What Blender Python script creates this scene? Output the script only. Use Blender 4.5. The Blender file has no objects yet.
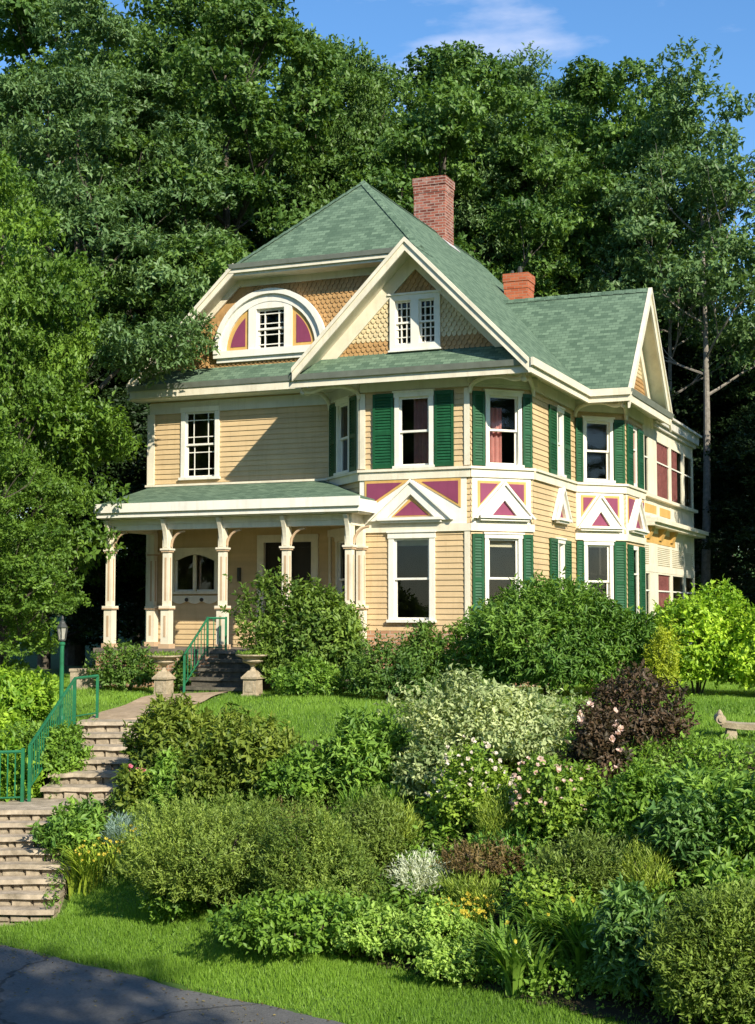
import bpy, math, random
import numpy as np
from mathutils import Vector, Matrix

random.seed(7)
rng = np.random.default_rng(7)
sc = bpy.context.scene
COL = sc.collection
R = math.radians
PI = math.pi

# ------------------------------------------------------------------ camera
H = 1.6
F = 1450.0
PITCH = math.atan(100 / F)
cam = bpy.data.cameras.new('camera')
cam.sensor_fit = 'VERTICAL'
cam.sensor_height = 36.0
cam.lens = 36.0 * F / 1024
cam.clip_start = 0.1
cam.clip_end = 2000
camo = bpy.data.objects.new('camera', cam)
COL.objects.link(camo)
camo.location = (0, 0, H)
camo.rotation_euler = (PI / 2 + PITCH, 0, 0)
sc.camera = camo


def place(px, depth):
    """sideways distance of something seen at photo column px, depth metres away"""
    return (px - 377.5) / 1453.4 * depth


# ------------------------------------------------------------------ light
SUN_EL, SUN_AZ = R(32), math.atan2(0.50, -0.866)
sd = Vector((math.sin(SUN_AZ) * math.cos(SUN_EL), math.cos(SUN_AZ) * math.cos(SUN_EL), math.sin(SUN_EL)))
sun = bpy.data.lights.new('sun', 'SUN')
sun.energy = 5.0
sun.angle = R(0.5)
sun.color = (1.0, 0.92, 0.76)
suno = bpy.data.objects.new('sun', sun)
COL.objects.link(suno)
suno.location = (30, -50, 60)
suno.rotation_euler = sd.to_track_quat('Z', 'Y').to_euler()

world = bpy.data.worlds.new('World')
sc.world = world
world.use_nodes = True
nt = world.node_tree
for n in list(nt.nodes):
    nt.nodes.remove(n)
out = nt.nodes.new('ShaderNodeOutputWorld')
bg = nt.nodes.new('ShaderNodeBackground')
sky = nt.nodes.new('ShaderNodeTexSky')
sky.sky_type = 'NISHITA'
sky.sun_disc = False
sky.sun_elevation = SUN_EL
sky.sun_rotation = SUN_AZ
sky.air_density = 1.0
sky.dust_density = 0.2
sky.ozone_density = 4.0
bg.inputs['Strength'].default_value = 0.10
tcw = nt.nodes.new('ShaderNodeTexCoord')
mpw = nt.nodes.new('ShaderNodeMapping')
mpw.inputs['Scale'].default_value = (1.6, 1.6, 5.0)
mpw.inputs['Location'].default_value = (0.35, 0.0, 0.25)
nzw = nt.nodes.new('ShaderNodeTexNoise')
nzw.inputs['Scale'].default_value = 2.3
nzw.inputs['Detail'].default_value = 7
nzw.inputs['Roughness'].default_value = 0.55
rmw = nt.nodes.new('ShaderNodeValToRGB')
rmw.color_ramp.elements[0].position = 0.58
rmw.color_ramp.elements[1].position = 0.78
rmw.color_ramp.elements[0].color = (0, 0, 0, 1)
rmw.color_ramp.elements[1].color = (0.75, 0.75, 0.75, 1)
mxw = nt.nodes.new('ShaderNodeMixRGB')
mxw.inputs['Color2'].default_value = (8.2, 7.9, 8.6, 1)
nt.links.new(tcw.outputs['Generated'], mpw.inputs['Vector'])
nt.links.new(mpw.outputs['Vector'], nzw.inputs['Vector'])
nt.links.new(nzw.outputs['Fac'], rmw.inputs['Fac'])
nt.links.new(rmw.outputs['Color'], mxw.inputs['Fac'])
hsw = nt.nodes.new('ShaderNodeHueSaturation')
hsw.inputs['Saturation'].default_value = 1.15
hsw.inputs['Value'].default_value = 1.35
nt.links.new(sky.outputs['Color'], hsw.inputs['Color'])
nt.links.new(hsw.outputs['Color'], mxw.inputs['Color1'])
nt.links.new(mxw.outputs['Color'], bg.inputs['Color'])
nt.links.new(bg.outputs['Background'], out.inputs['Surface'])

sc.view_settings.view_transform = 'Standard'
sc.view_settings.look = 'None'
sc.view_settings.exposure = 0.6
sc.view_settings.gamma = 1.0
sc.view_settings.use_curve_mapping = False
sc.render.engine = 'CYCLES'
sc.cycles.use_denoising = True
sc.cycles.denoising_prefilter = 'NONE'
sc.cycles.use_adaptive_sampling = False
sc.cycles.max_bounces = 7
sc.cycles.transparent_max_bounces = 8
sc.cycles.sample_clamp_indirect = 6


# ------------------------------------------------------------------ materials
def lk(t, a, b):
    t.links.new(a, b)


def base_mat(name, rough=0.7, spec=0.3):
    m = bpy.data.materials.new(name)
    m.use_nodes = True
    t = m.node_tree
    b = t.nodes['Principled BSDF']
    b.inputs['Roughness'].default_value = rough
    b.inputs['Specular IOR Level'].default_value = spec
    return m, t, b


def noise(t, scale, detail=4, coord='Object', rough=0.55, stretch=None):
    tc = t.nodes.new('ShaderNodeTexCoord')
    nz = t.nodes.new('ShaderNodeTexNoise')
    nz.inputs['Scale'].default_value = scale
    nz.inputs['Detail'].default_value = detail
    nz.inputs['Roughness'].default_value = rough
    if stretch:
        mp = t.nodes.new('ShaderNodeMapping')
        mp.inputs['Scale'].default_value = stretch
        lk(t, tc.outputs[coord], mp.inputs['Vector'])
        lk(t, mp.outputs['Vector'], nz.inputs['Vector'])
    else:
        lk(t, tc.outputs[coord], nz.inputs['Vector'])
    return nz.outputs['Fac']


def ramp(t, fac, stops):
    r = t.nodes.new('ShaderNodeValToRGB')
    e = r.color_ramp.elements
    while len(e) < len(stops):
        e.new(0.5)
    for k, (p, c) in enumerate(stops):
        e[k].position = p
        e[k].color = (*c, 1)
    lk(t, fac, r.inputs['Fac'])
    return r.outputs['Color']


def bump(t, b, h, strength=0.3, dist=0.02):
    n = t.nodes.new('ShaderNodeBump')
    n.inputs['Strength'].default_value = strength
    n.inputs['Distance'].default_value = dist
    lk(t, h, n.inputs['Height'])
    lk(t, n.outputs['Normal'], b.inputs['Normal'])


def mul(c, k):
    return tuple(x * k for x in c)


def mixmul(t, c, fac, dark):
    mm = t.nodes.new('ShaderNodeMixRGB')
    mm.blend_type = 'MULTIPLY'
    mm.inputs['Color2'].default_value = (*dark, 1)
    lk(t, fac, mm.inputs['Fac'])
    lk(t, c, mm.inputs['Color1'])
    return mm.outputs['Color']


def paint(name, col, var=0.16, scale=2.2, rough=0.55, spec=0.3, grain=0.15, streak=0.5, rows=False):
    """painted timber or stone: its colour wanders a little with age and rain leaves streaks"""
    m, t, b = base_mat(name, rough, spec)
    f = noise(t, scale, 6, rough=0.65)
    c = ramp(t, f, [(0.3, mul(col, 1 - var)), (0.7, mul(col, 1 + var * 0.4))])
    s = ramp(t, noise(t, 1.0, 6, rough=0.7, stretch=(7, 7, 0.7)), [(0.50, (0, 0, 0)), (0.75, (streak, streak, streak))])
    c = mixmul(t, c, s, (0.70, 0.66, 0.58))
    if rows:        # boards that have weathered differently
        r = ramp(t, noise(t, 1.0, 2, rough=0.5, stretch=(0.25, 0.25, 8.0)), [(0.35, (0, 0, 0)), (0.65, (0.6, 0.6, 0.6))])
        c = mixmul(t, c, r, (0.80, 0.80, 0.82))
    lk(t, c, b.inputs['Base Color'])
    bump(t, b, noise(t, 45, 3), grain, 0.006)
    return m


M = {}
M['cream'] = paint('cream_paint', (0.76, 0.70, 0.55))
M['white'] = paint('white_paint', (0.80, 0.77, 0.68), 0.10)
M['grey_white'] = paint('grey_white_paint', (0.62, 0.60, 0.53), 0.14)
M['siding'] = paint('tan_paint', (0.64, 0.47, 0.26), 0.14, 1.2, rows=True)
M['ochre'] = paint('ochre_paint', (0.62, 0.38, 0.12))
M['peach'] = paint('peach_paint', (0.54, 0.38, 0.24))
M['magenta'] = paint('magenta_paint', (0.235, 0.05, 0.105), 0.12)
M['shutter'] = paint('green_paint', (0.012, 0.086, 0.032), 0.3, 5, 0.45)
M['rail'] = paint('green_iron_paint', (0.018, 0.155, 0.068), 0.35, 6, 0.4, 0.4)
M['gutter'] = paint('grey_green_gutter', (0.24, 0.26, 0.22), 0.2, 3)
M['scallop_tan'] = paint('tan_shingle_paint', (0.47, 0.28, 0.115), 0.25, 4)
M['scallop_cream'] = paint('cream_shingle_paint', (0.66, 0.54, 0.32), 0.2, 4)
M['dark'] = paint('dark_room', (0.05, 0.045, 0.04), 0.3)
M['door'] = paint('dark_door', (0.025, 0.018, 0.014), 0.3, 4, 0.35)
M['curtain_red'] = paint('red_curtain_cloth', (0.30, 0.10, 0.095), 0.35, 6, 0.9)
M['curtain_pink'] = paint('pink_curtain_cloth', (0.62, 0.28, 0.25), 0.2, 6, 0.9)
M['blind'] = paint('cream_blind_cloth', (0.66, 0.58, 0.42), 0.1, 6, 0.9)
M['iron'] = paint('dark_iron', (0.05, 0.055, 0.05), 0.3, 8, 0.5)
M['floorboard'] = paint('grey_porch_boards', (0.20, 0.17, 0.14), 0.3, 4)
M['lead'] = paint('pale_flashing', (0.55, 0.55, 0.55), 0.2, 6, 0.5)

# window glass
m, t, b = base_mat('window_glass', 0.02, 0.5)
tr = t.nodes.new('ShaderNodeBsdfTransparent')
tr.inputs['Color'].default_value = (0.82, 0.85, 0.84, 1)
gl = t.nodes.new('ShaderNodeBsdfGlossy')
gl.inputs['Roughness'].default_value = 0.03
gl.inputs['Color'].default_value = (0.9, 0.93, 0.95, 1)
fr = t.nodes.new('ShaderNodeFresnel')
fr.inputs['IOR'].default_value = 1.5
ms = t.nodes.new('ShaderNodeMixShader')
lk(t, fr.outputs['Fac'], ms.inputs['Fac'])
lk(t, tr.outputs['BSDF'], ms.inputs[1])
lk(t, gl.outputs['BSDF'], ms.inputs[2])
lk(t, ms.outputs['Shader'], t.nodes['Material Output'].inputs['Surface'])
bn = t.nodes.new('ShaderNodeBump')
bn.inputs['Strength'].default_value = 0.05
bn.inputs['Distance'].default_value = 0.05
lk(t, noise(t, 1.5, 1), bn.inputs['Height'])
lk(t, bn.outputs['Normal'], gl.inputs['Normal'])
M['glass'] = m
m2 = m.copy()
m2.name = 'dull_window_glass'
for n_ in m2.node_tree.nodes:
    if n_.type == 'FRESNEL':
        n_.inputs['IOR'].default_value = 1.12
M['glass_dull'] = m2


def brickmat(name, c1, c2, mortar, bw, bh, ms_, rough=0.9, wear=False, bmp=0.6, msm=0.1):
    m, t, b = base_mat(name, rough, 0.2)
    tc = t.nodes.new('ShaderNodeTexCoord')
    br = t.nodes.new('ShaderNodeTexBrick')
    br.inputs['Scale'].default_value = 1.0
    br.inputs['Brick Width'].default_value = bw
    br.inputs['Row Height'].default_value = bh
    br.inputs['Mortar Size'].default_value = ms_
    br.inputs['Mortar Smooth'].default_value = msm
    br.inputs['Bias'].default_value = 0.0
    br.inputs['Color1'].default_value = (0, 0, 0, 1)
    br.inputs['Color2'].default_value = (1, 1, 1, 1)
    br.inputs['Mortar'].default_value = (0.5, 0.5, 0.5, 1)
    nzc = t.nodes.new('ShaderNodeTexNoise')
    nzc.inputs['Scale'].default_value = 5
    vm = t.nodes.new('ShaderNodeMixRGB')
    vm.inputs['Fac'].default_value = 0.012
    lk(t, tc.outputs['UV'], nzc.inputs['Vector'])
    lk(t, tc.outputs['UV'], vm.inputs['Color1'])
    lk(t, nzc.outputs['Color'], vm.inputs['Color2'])
    lk(t, vm.outputs['Color'], br.inputs['Vector'])
    f = t.nodes.new('ShaderNodeMixRGB')
    f.inputs['Fac'].default_value = 0.35
    lk(t, br.outputs['Color'], f.inputs['Color1'])
    nz = t.nodes.new('ShaderNodeTexNoise')
    nz.inputs['Scale'].default_value = 9.0
    nz.inputs['Detail'].default_value = 8
    nz.inputs['Roughness'].default_value = 0.7
    lk(t, tc.outputs['UV'], nz.inputs['Vector'])
    lk(t, nz.outputs['Fac'], f.inputs['Color2'])
    mid = tuple((a + d) / 2 for a, d in zip(c1, c2))
    colr = ramp(t, f.outputs['Color'], [(0.12, c1), (0.5, mid), (0.88, c2)])
    mm = t.nodes.new('ShaderNodeMixRGB')
    lk(t, br.outputs['Fac'], mm.inputs['Fac'])
    lk(t, colr, mm.inputs['Color1'])
    mm.inputs['Color2'].default_value = (*mortar, 1)
    res = mm.outputs['Color']
    if wear:        # lime bloom on old brick
        wf = ramp(t, noise(t, 2.6, 9, 'UV', 0.75), [(0.52, (0, 0, 0)), (0.66, (0.6, 0.6, 0.6))])
        wm = t.nodes.new('ShaderNodeMixRGB')
        wm.inputs['Color2'].default_value = (0.46, 0.38, 0.33, 1)
        lk(t, wf, wm.inputs['Fac'])
        lk(t, res, wm.inputs['Color1'])
        res = wm.outputs['Color']
    lk(t, res, b.inputs['Base Color'])
    inv = t.nodes.new('ShaderNodeMath')
    inv.operation = 'SUBTRACT'
    inv.inputs[0].default_value = 1
    lk(t, br.outputs['Fac'], inv.inputs[1])
    ad = t.nodes.new('ShaderNodeMath')
    ad.operation = 'MULTIPLY_ADD'
    ad.inputs[1].default_value = 0.5
    lk(t, f.outputs['Color'], ad.inputs[0])
    lk(t, inv.outputs[0], ad.inputs[2])
    bump(t, b, ad.outputs[0], bmp, 0.02)
    return m


M['roof'] = brickmat('green_asphalt_shingle', (0.066, 0.112, 0.074), (0.152, 0.226, 0.150), (0.06, 0.095, 0.066), 0.17, 0.095, 0.004, 0.95)
M['brick'] = brickmat('weathered_red_brick', (0.10, 0.025, 0.018), (0.40, 0.13, 0.085), (0.36, 0.27, 0.22), 0.22, 0.075, 0.010, wear=True)
M['brick_orange'] = brickmat('orange_red_brick', (0.34, 0.075, 0.03), (0.50, 0.15, 0.07), (0.36, 0.20, 0.13), 0.22, 0.075, 0.008)
M['brick_base'] = brickmat('pale_base_brick', (0.34, 0.17, 0.09), (0.55, 0.32, 0.19), (0.45, 0.36, 0.27), 0.22, 0.075, 0.01)


def stone(name, a, bcol, scale=5, bmp=0.6):
    m, t, b = base_mat(name, 0.92, 0.2)
    f = noise(t, scale, 10, rough=0.7)
    c = ramp(t, f, [(0.28, a), (0.5, tuple((x + y) / 2 for x, y in zip(a, bcol))), (0.72, bcol)])
    lk(t, c, b.inputs['Base Color'])
    bump(t, b, noise(t, scale * 3, 8, rough=0.7), bmp, 0.02)
    return m


M['stone_pale'] = stone('pale_sandstone', (0.15, 0.125, 0.085), (0.58, 0.48, 0.36), 3.5)
M['stone_block'] = stone('stone_blocks', (0.16, 0.13, 0.09), (0.50, 0.42, 0.31), 7)
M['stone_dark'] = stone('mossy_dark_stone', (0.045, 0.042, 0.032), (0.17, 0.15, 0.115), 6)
M['urn'] = stone('weathered_urn_stone', (0.24, 0.19, 0.12), (0.55, 0.46, 0.33), 9)
M['soil'] = stone('garden_soil', (0.025, 0.02, 0.012), (0.075, 0.06, 0.035), 4)
M['grass_ground'] = stone('lawn_earth', (0.05, 0.10, 0.018), (0.10, 0.18, 0.03), 3)
M['asphalt'] = stone('grey_asphalt', (0.11, 0.108, 0.104), (0.19, 0.185, 0.175), 30, 0.5)
t = M['asphalt'].node_tree
b = t.nodes['Principled BSDF']
src = b.inputs['Base Color'].links[0].from_socket
src = mixmul(t, src, ramp(t, noise(t, 0.7, 6, rough=0.7), [(0.42, (0, 0, 0)), (0.62, (0.7, 0.7, 0.7))]), (0.62, 0.62, 0.62))
vo = t.nodes.new('ShaderNodeTexVoronoi')
vo.feature = 'DISTANCE_TO_EDGE'
vo.inputs['Scale'].default_value = 0.55
tcv = t.nodes.new('ShaderNodeTexCoord')
nv_ = t.nodes.new('ShaderNodeTexNoise')
nv_.inputs['Scale'].default_value = 1.5
nv_.inputs['Detail'].default_value = 5
va = t.nodes.new('ShaderNodeMixRGB')
va.inputs['Fac'].default_value = 0.45
lk(t, tcv.outputs['Object'], nv_.inputs['Vector'])
lk(t, tcv.outputs['Object'], va.inputs['Color1'])
lk(t, nv_.outputs['Color'], va.inputs['Color2'])
lk(t, va.outputs['Color'], vo.inputs['Vector'])
src = mixmul(t, src, ramp(t, vo.outputs['Distance'], [(0.004, (0.8, 0.8, 0.8)), (0.010, (0, 0, 0))]), (0.35, 0.35, 0.35))
lk(t, src, b.inputs['Base Color'])
M['path'] = stone('worn_paving', (0.26, 0.19, 0.12), (0.46, 0.35, 0.24), 4)
M['bark'] = stone('grey_brown_bark', (0.045, 0.037, 0.028), (0.15, 0.125, 0.10), 12, 1.0)
M['bark_pale'] = stone('pale_grey_bark', (0.12, 0.105, 0.085), (0.33, 0.30, 0.26), 10, 0.8)


def leafmat(name, dark, light, trans=0.35, rough=0.5, spec=0.35, gain=1.6):
    dark, light = mul(dark, gain), mul(light, gain)
    m, t, b = base_mat(name, rough, spec)
    at = t.nodes.new('ShaderNodeAttribute')
    at.attribute_name = 'tint'
    mid = tuple((a + c) / 2 for a, c in zip(dark, light))
    c = ramp(t, at.outputs['Fac'], [(0.0, dark), (0.55, mid), (1.0, light)])
    lk(t, c, b.inputs['Base Color'])
    tl = t.nodes.new('ShaderNodeBsdfTranslucent')
    mx = t.nodes.new('ShaderNodeMixRGB')
    mx.blend_type = 'MULTIPLY'
    mx.inputs['Fac'].default_value = 1.0
    mx.inputs['Color2'].default_value = (1.25, 1.2, 0.45, 1)
    lk(t, c, mx.inputs['Color1'])
    lk(t, mx.outputs['Color'], tl.inputs['Color'])
    s = t.nodes.new('ShaderNodeMixShader')
    s.inputs['Fac'].default_value = trans
    lk(t, b.outputs['BSDF'], s.inputs[1])
    lk(t, tl.outputs['BSDF'], s.inputs[2])
    lk(t, s.outputs['Shader'], t.nodes['Material Output'].inputs['Surface'])
    return m


# ------------------------------------------------------------------ mesh helpers
class MB:
    def __init__(s):
        s.v, s.f, s.mi = [], [], []

    def face(s, pts, mi=0):
        k = len(s.v)
        s.v += [tuple(p) for p in pts]
        s.f.append(list(range(k, k + len(pts))))
        s.mi.append(mi)

    def hexa(s, b, t, mi=0):
        """closed block from a bottom loop and a top loop (same length)"""
        n = len(b)
        k = len(s.v)
        s.v += [tuple(p) for p in b] + [tuple(p) for p in t]
        s.f.append([k + i for i in reversed(range(n))])
        s.f.append([k + n + i for i in range(n)])
        s.mi += [mi, mi]
        for i in range(n):
            j = (i + 1) % n
            s.f.append([k + i, k + j, k + n + j, k + n + i])
            s.mi.append(mi)

    def box(s, x0, x1, y0, y1, z0, z1, mi=0):
        s.hexa([(x0, y0, z0), (x1, y0, z0), (x1, y1, z0), (x0, y1, z0)],
               [(x0, y0, z1), (x1, y0, z1), (x1, y1, z1), (x0, y1, z1)], mi)

    def tube(s, pts, rad, n=8, mi=0, caps=True):
        pts = [Vector(p) for p in pts]
        if not hasattr(rad, '__len__'):
            rad = [rad] * len(pts)
        rings = []
        side = None
        for i, p in enumerate(pts):
            d = (pts[min(i + 1, len(pts) - 1)] - pts[max(i - 1, 0)])
            d.normalize()
            if side is None:
                ref = Vector((0, 0, 1)) if abs(d.z) < 0.9 else Vector((1, 0, 0))
                side = d.cross(ref)
            side = side - d * side.dot(d)
            side.normalize()
            up = d.cross(side)
            k = len(s.v)
            for a in range(n):
                q = p + (side * math.cos(2 * PI * a / n) + up * math.sin(2 * PI * a / n)) * rad[i]
                s.v.append(tuple(q))
            rings.append(k)
        for i in range(len(rings) - 1):
            for a in range(n):
                c = (a + 1) % n
                s.f.append([rings[i] + a, rings[i] + c, rings[i + 1] + c, rings[i + 1] + a])
                s.mi.append(mi)
        if caps:
            s.f.append([rings[0] + a for a in reversed(range(n))])
            s.f.append([rings[-1] + a for a in range(n)])
            s.mi += [mi, mi]

    def lathe(s, cx, cy, prof, n=16, mi=0, sq=False):
        """prof: list of (radius, z)"""
        rings = []
        for r, z in prof:
            k = len(s.v)
            for a in range(n):
                th = 2 * PI * (a + 0.5) / n
                s.v.append((cx + r * math.cos(th), cy + r * math.sin(th), z))
            rings.append(k)
        for i in range(len(rings) - 1):
            for a in range(n):
                c = (a + 1) % n
                s.f.append([rings[i] + a, rings[i] + c, rings[i + 1] + c, rings[i + 1] + a])
                s.mi.append(mi)
        s.f.append([rings[0] + a for a in reversed(range(n))])
        s.f.append([rings[-1] + a for a in range(n)])
        s.mi += [mi, mi]

    def build(s, name, mats, parent=None, smooth=False, uv=True):
        me = bpy.data.meshes.new(name)
        me.from_pydata(s.v, [], s.f)
        if not isinstance(mats, (list, tuple)):
            mats = [mats]
        for m in mats:
            me.materials.append(m)
        me.polygons.foreach_set('material_index', s.mi)
        if smooth:
            me.polygons.foreach_set('use_smooth', [True] * len(s.f))
        if uv:
            lay = me.uv_layers.new(name='UVMap')
            data = np.empty(len(me.loops) * 2, np.float32)
            for p in me.polygons:
                n = p.normal
                if abs(n.z) > 0.995:
                    tx, ty = Vector((1, 0, 0)), Vector((0, 1, 0))
                else:
                    tx = Vector((-n.y, n.x, 0)).normalized()
                    ty = n.cross(tx)
                for li in p.loop_indices:
                    c = me.vertices[me.loops[li].vertex_index].co
                    data[li * 2] = c.dot(tx)
                    data[li * 2 + 1] = c.dot(ty)
            lay.data.foreach_set('uv', data)
        o = bpy.data.objects.new(name, me)
        COL.objects.link(o)
        if parent:
            o.parent = parent
        return o


def tag(o, label=None, cat=None, group=None, kind=None):
    if label:
        o['label'] = label
    if cat:
        o['category'] = cat
    if group:
        o['group'] = group
    if kind:
        o['kind'] = kind
    return o


def empty(name, loc=(0, 0, 0), rz=0):
    o = bpy.data.objects.new(name, None)
    COL.objects.link(o)
    o.location = loc
    o.rotation_euler = (0, 0, rz)
    return o


# ------------------------------------------------------------------ terrain
RN = (0.62, 0.785)          # away from the road, towards the house
RT = (0.785, -0.62)         # along the road, down to the right


def sdist(x, y):
    return (x + 4.8) * RN[0] + (y - 18.45) * RN[1]


PROF_S = [-400, -26, -11, -6.6, -5.6, 0.12, 0.4, 1.3, 2.4, 4.0, 5.6, 7.0, 9.0, 12, 400]
PROF_Z = [3.0, 1.6, 0.0, -2.45, -2.56, -2.56, -2.50, -2.33, -2.0, -1.15, -0.42, -0.25, -0.08, 0.0, 0.0]


def gz(x, y):
    x = np.asarray(x, float)
    y = np.asarray(y, float)
    s = (x + 4.8) * RN[0] + (y - 18.45) * RN[1]
    z = np.interp(s, PROF_S, PROF_Z)
    # woods rise behind the house
    z = z + 4.5 * np.clip((y - 48) / 45, 0, 1) ** 1.3 + 10 * np.clip((y - 95) / 200, 0, 1)
    n = 0.03 * np.sin(x * 1.7 + 0.6 * y) + 0.025 * np.sin(y * 2.3 - x * 0.9) + 0.015 * np.sin(3.9 * x + 2.2 * y)
    z = z + n * np.clip((s - 0.2) / 0.8, 0, 1) * np.clip((14 - s) / 5, 0.2, 1)
    # the stone stairs are dug into the bank
    zs = np.interp(y, [18.9, 19.7, 21.65, 21.7, 22.95, 25.3, 25.8], [-2.62, -2.42, -1.34, -1.32, -1.32, -0.32, -0.30]) - 0.34
    right = np.interp(y, [19, 21.6, 22, 23.2, 25.3], [-4.30, -4.15, -4.0, -3.85, -3.72])
    left = np.interp(y, [22.6, 23.0], [-8.3, -5.35])
    w = np.clip((right + 0.12 - x) / 0.2, 0, 1) * np.clip((x - left + 0.1) / 0.2, 0, 1) * np.clip((25.9 - y) / 0.2, 0, 1) * np.clip((y - 19.2) / 0.4, 0, 1)
    return np.where(w > 0, z + (np.minimum(z, zs) - z) * w, z)


def gzf(x, y):
    return float(gz(x, y))


def sheet(name, xs, ys, mat, keep=None, dz=0.0):
    X, Y = np.meshgrid(xs, ys)
    Z = gz(X, Y) + dz
    nx, ny = len(xs), len(ys)
    co = np.stack([X, Y, Z], -1).reshape(-1, 3)
    idx = np.arange(nx * ny).reshape(ny, nx)
    q = np.stack([idx[:-1, :-1], idx[:-1, 1:], idx[1:, 1:], idx[1:, :-1]], -1).reshape(-1, 4)
    if keep is not None:
        c = co[q].mean(1)
        q = q[keep(c[:, 0], c[:, 1])]
    me = bpy.data.meshes.new(name)
    me.from_pydata(co.tolist(), [], q.tolist())
    me.polygons.foreach_set('use_smooth', [True] * len(q))
    me.materials.append(mat)
    o = bpy.data.objects.new(name, me)
    COL.objects.link(o)
    tag(o, kind='structure')
    return o


def axis(lo, hi, fine, far):
    a = list(np.arange(lo, hi + 1e-6, fine))
    d, x = fine, hi
    up = []
    while x < far:
        d *= 1.35
        x += d
        up.append(x)
    d, x = fine, lo
    dn = []
    while x > -far:
        d *= 1.35
        x -= d
        dn.append(x)
    return np.array(dn[::-1] + a + up)


sheet('ground', axis(-13, 13, 0.2, 600), axis(8, 36, 0.2, 700), M['grass_ground'])


def bed_front(x):
    return np.interp(x, [-5, -4.2, -3.0, -1.9, -0.4, 1.0, 2.2, 4, 6], [2.9, 2.5, 2.2, 1.85, 1.45, 1.3, 1.15, 0.9, 0.7])


def bed_back(x):
    return np.interp(x, [-5, -1, 1.5, 3.0, 4.5, 8], [5.3, 5.6, 6.0, 6.5, 6.6, 6.8])


def in_bed(x, y):
    s = sdist(x, y)
    return (s > bed_front(x) + 0.05 * np.sin(3 * x)) & (s < bed_back(x)) & (x > -4.15)


sheet('garden_bed', np.arange(-5, 11, 0.1), np.arange(8, 30, 0.1), M['soil'], in_bed, 0.03)

# road: a strip along the slope foot
mb = MB()
a0 = np.array([-4.8, 18.45])
tv, nv = np.array(RT), np.array(RN)
wob = lambda k: 0.04 * math.sin(k * 1.3) + 0.03 * math.sin(k * 3.1) + random.uniform(-0.03, 0.03)
st = [-160, -80, -40] + [x * 0.25 for x in range(-80, 120)] + [60, 120, 200]
for i in range(len(st) - 1):
    p0, p1 = a0 + tv * st[i], a0 + tv * st[i + 1]
    q0, q1 = p0 - nv * 5.6, p1 - nv * 5.6
    p0, p1 = p0 + nv * wob(st[i]), p1 + nv * wob(st[i + 1])
    mb.face([(*q0, gzf(*(a0 + tv * st[i] - nv * 2)) + 0.022), (*q1, gzf(*(a0 + tv * st[i + 1] - nv * 2)) + 0.022),
             (*p1, gzf(*(a0 + tv * st[i + 1] - nv * 2)) + 0.022), (*p0, gzf(*(a0 + tv * st[i] - nv * 2)) + 0.022)])
tag(mb.build('road', M['asphalt']), kind='structure')

# ================================================================== HOUSE
HO = Vector((1.93, 30.0, 0))
HA = R(22.5)
HU = Vector((math.cos(HA), -math.sin(HA), 0))
HV = Vector((math.sin(HA), math.cos(HA), 0))


def hw(u, v, z=0.0):
    return HO + HU * u + HV * v + Vector((0, 0, z))


house = empty('victorian_house', HO, -HA)
tag(house, 'tan wooden house with cream trim, green shutters and a green shingled roof', 'house')

Q2 = math.sqrt(0.5)


class Wall:
    """a straight wall seen from outside: origin, direction (left to right), length"""

    def __init__(s, p, d, L):
        s.p, s.d, s.L = p, d, L
        s.n = (d[1], -d[0])

    def at(s, a, z, o=0.0):
        return (s.p[0] + s.d[0] * a + s.n[0] * o, s.p[1] + s.d[1] * a + s.n[1] * o, z)

    def prism(s, mb, pts, o0, o1, mi=0):
        mb.hexa([s.at(a, z, o0) for a, z in pts], [s.at(a, z, o1) for a, z in pts], mi)

    def box(s, mb, a0, a1, z0, z1, o0, o1, mi=0):
        s.prism(mb, [(a0, z0), (a1, z0), (a1, z1), (a0, z1)], o0, o1, mi)

    def ring(s, mb, a0, a1, z0, z1, w, o0, o1, mi=0):
        s.box(mb, a0, a0 + w, z0, z1, o0, o1, mi)
        s.box(mb, a1 - w, a1, z0, z1, o0, o1, mi)
        s.box(mb, a0 + w, a1 - w, z0, z0 + w, o0, o1, mi)
        s.box(mb, a0 + w, a1 - w, z1 - w, z1, o0, o1, mi)


def siding(w, a0, a1, z0, z1, holes, expo=0.118, lip=0.02):
    mb = MB()
    zs = [z0]
    while zs[-1] < z1 - 1e-4:
        zs.append(min(z1, zs[-1] + expo))
    cuts = sorted(set(zs + [h[2] for h in holes] + [h[3] for h in holes]))
    cuts = [c for c in cuts if z0 - 1e-6 <= c <= z1 + 1e-6]
    for k in range(len(cuts) - 1):
        lo, hi = cuts[k], cuts[k + 1]
        if hi - lo < 0.004:
            continue
        base = max(z for z in zs if z <= lo + 1e-6)
        o_lo = lip * (1 - (lo - base) / expo)
        o_hi = lip * (1 - (hi - base) / expo)
        mid = (lo + hi) / 2
        segs = [(a0, a1)]
        for h in holes:
            if h[2] < mid < h[3]:
                nx = []
                for p, q in segs:
                    if h[1] <= p or h[0] >= q:
                        nx.append((p, q))
                        continue
                    if h[0] > p:
                        nx.append((p, h[0]))
                    if h[1] < q:
                        nx.append((h[1], q))
                segs = nx
        for p, q in segs:
            mb.face([w.at(p, lo, o_lo), w.at(q, lo, o_lo), w.at(q, hi, o_hi), w.at(p, hi, o_hi)])
            if abs(lo - base) < 1e-6:
                mb.face([w.at(p, lo, -0.005), w.at(q, lo, -0.005), w.at(q, lo, o_lo), w.at(p, lo, o_lo)])
            mb.face([w.at(q, lo, -0.11), w.at(p, lo, -0.11), w.at(p, hi, -0.11), w.at(q, hi, -0.11)])
    return mb.build('wall', M['siding'], house)


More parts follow.
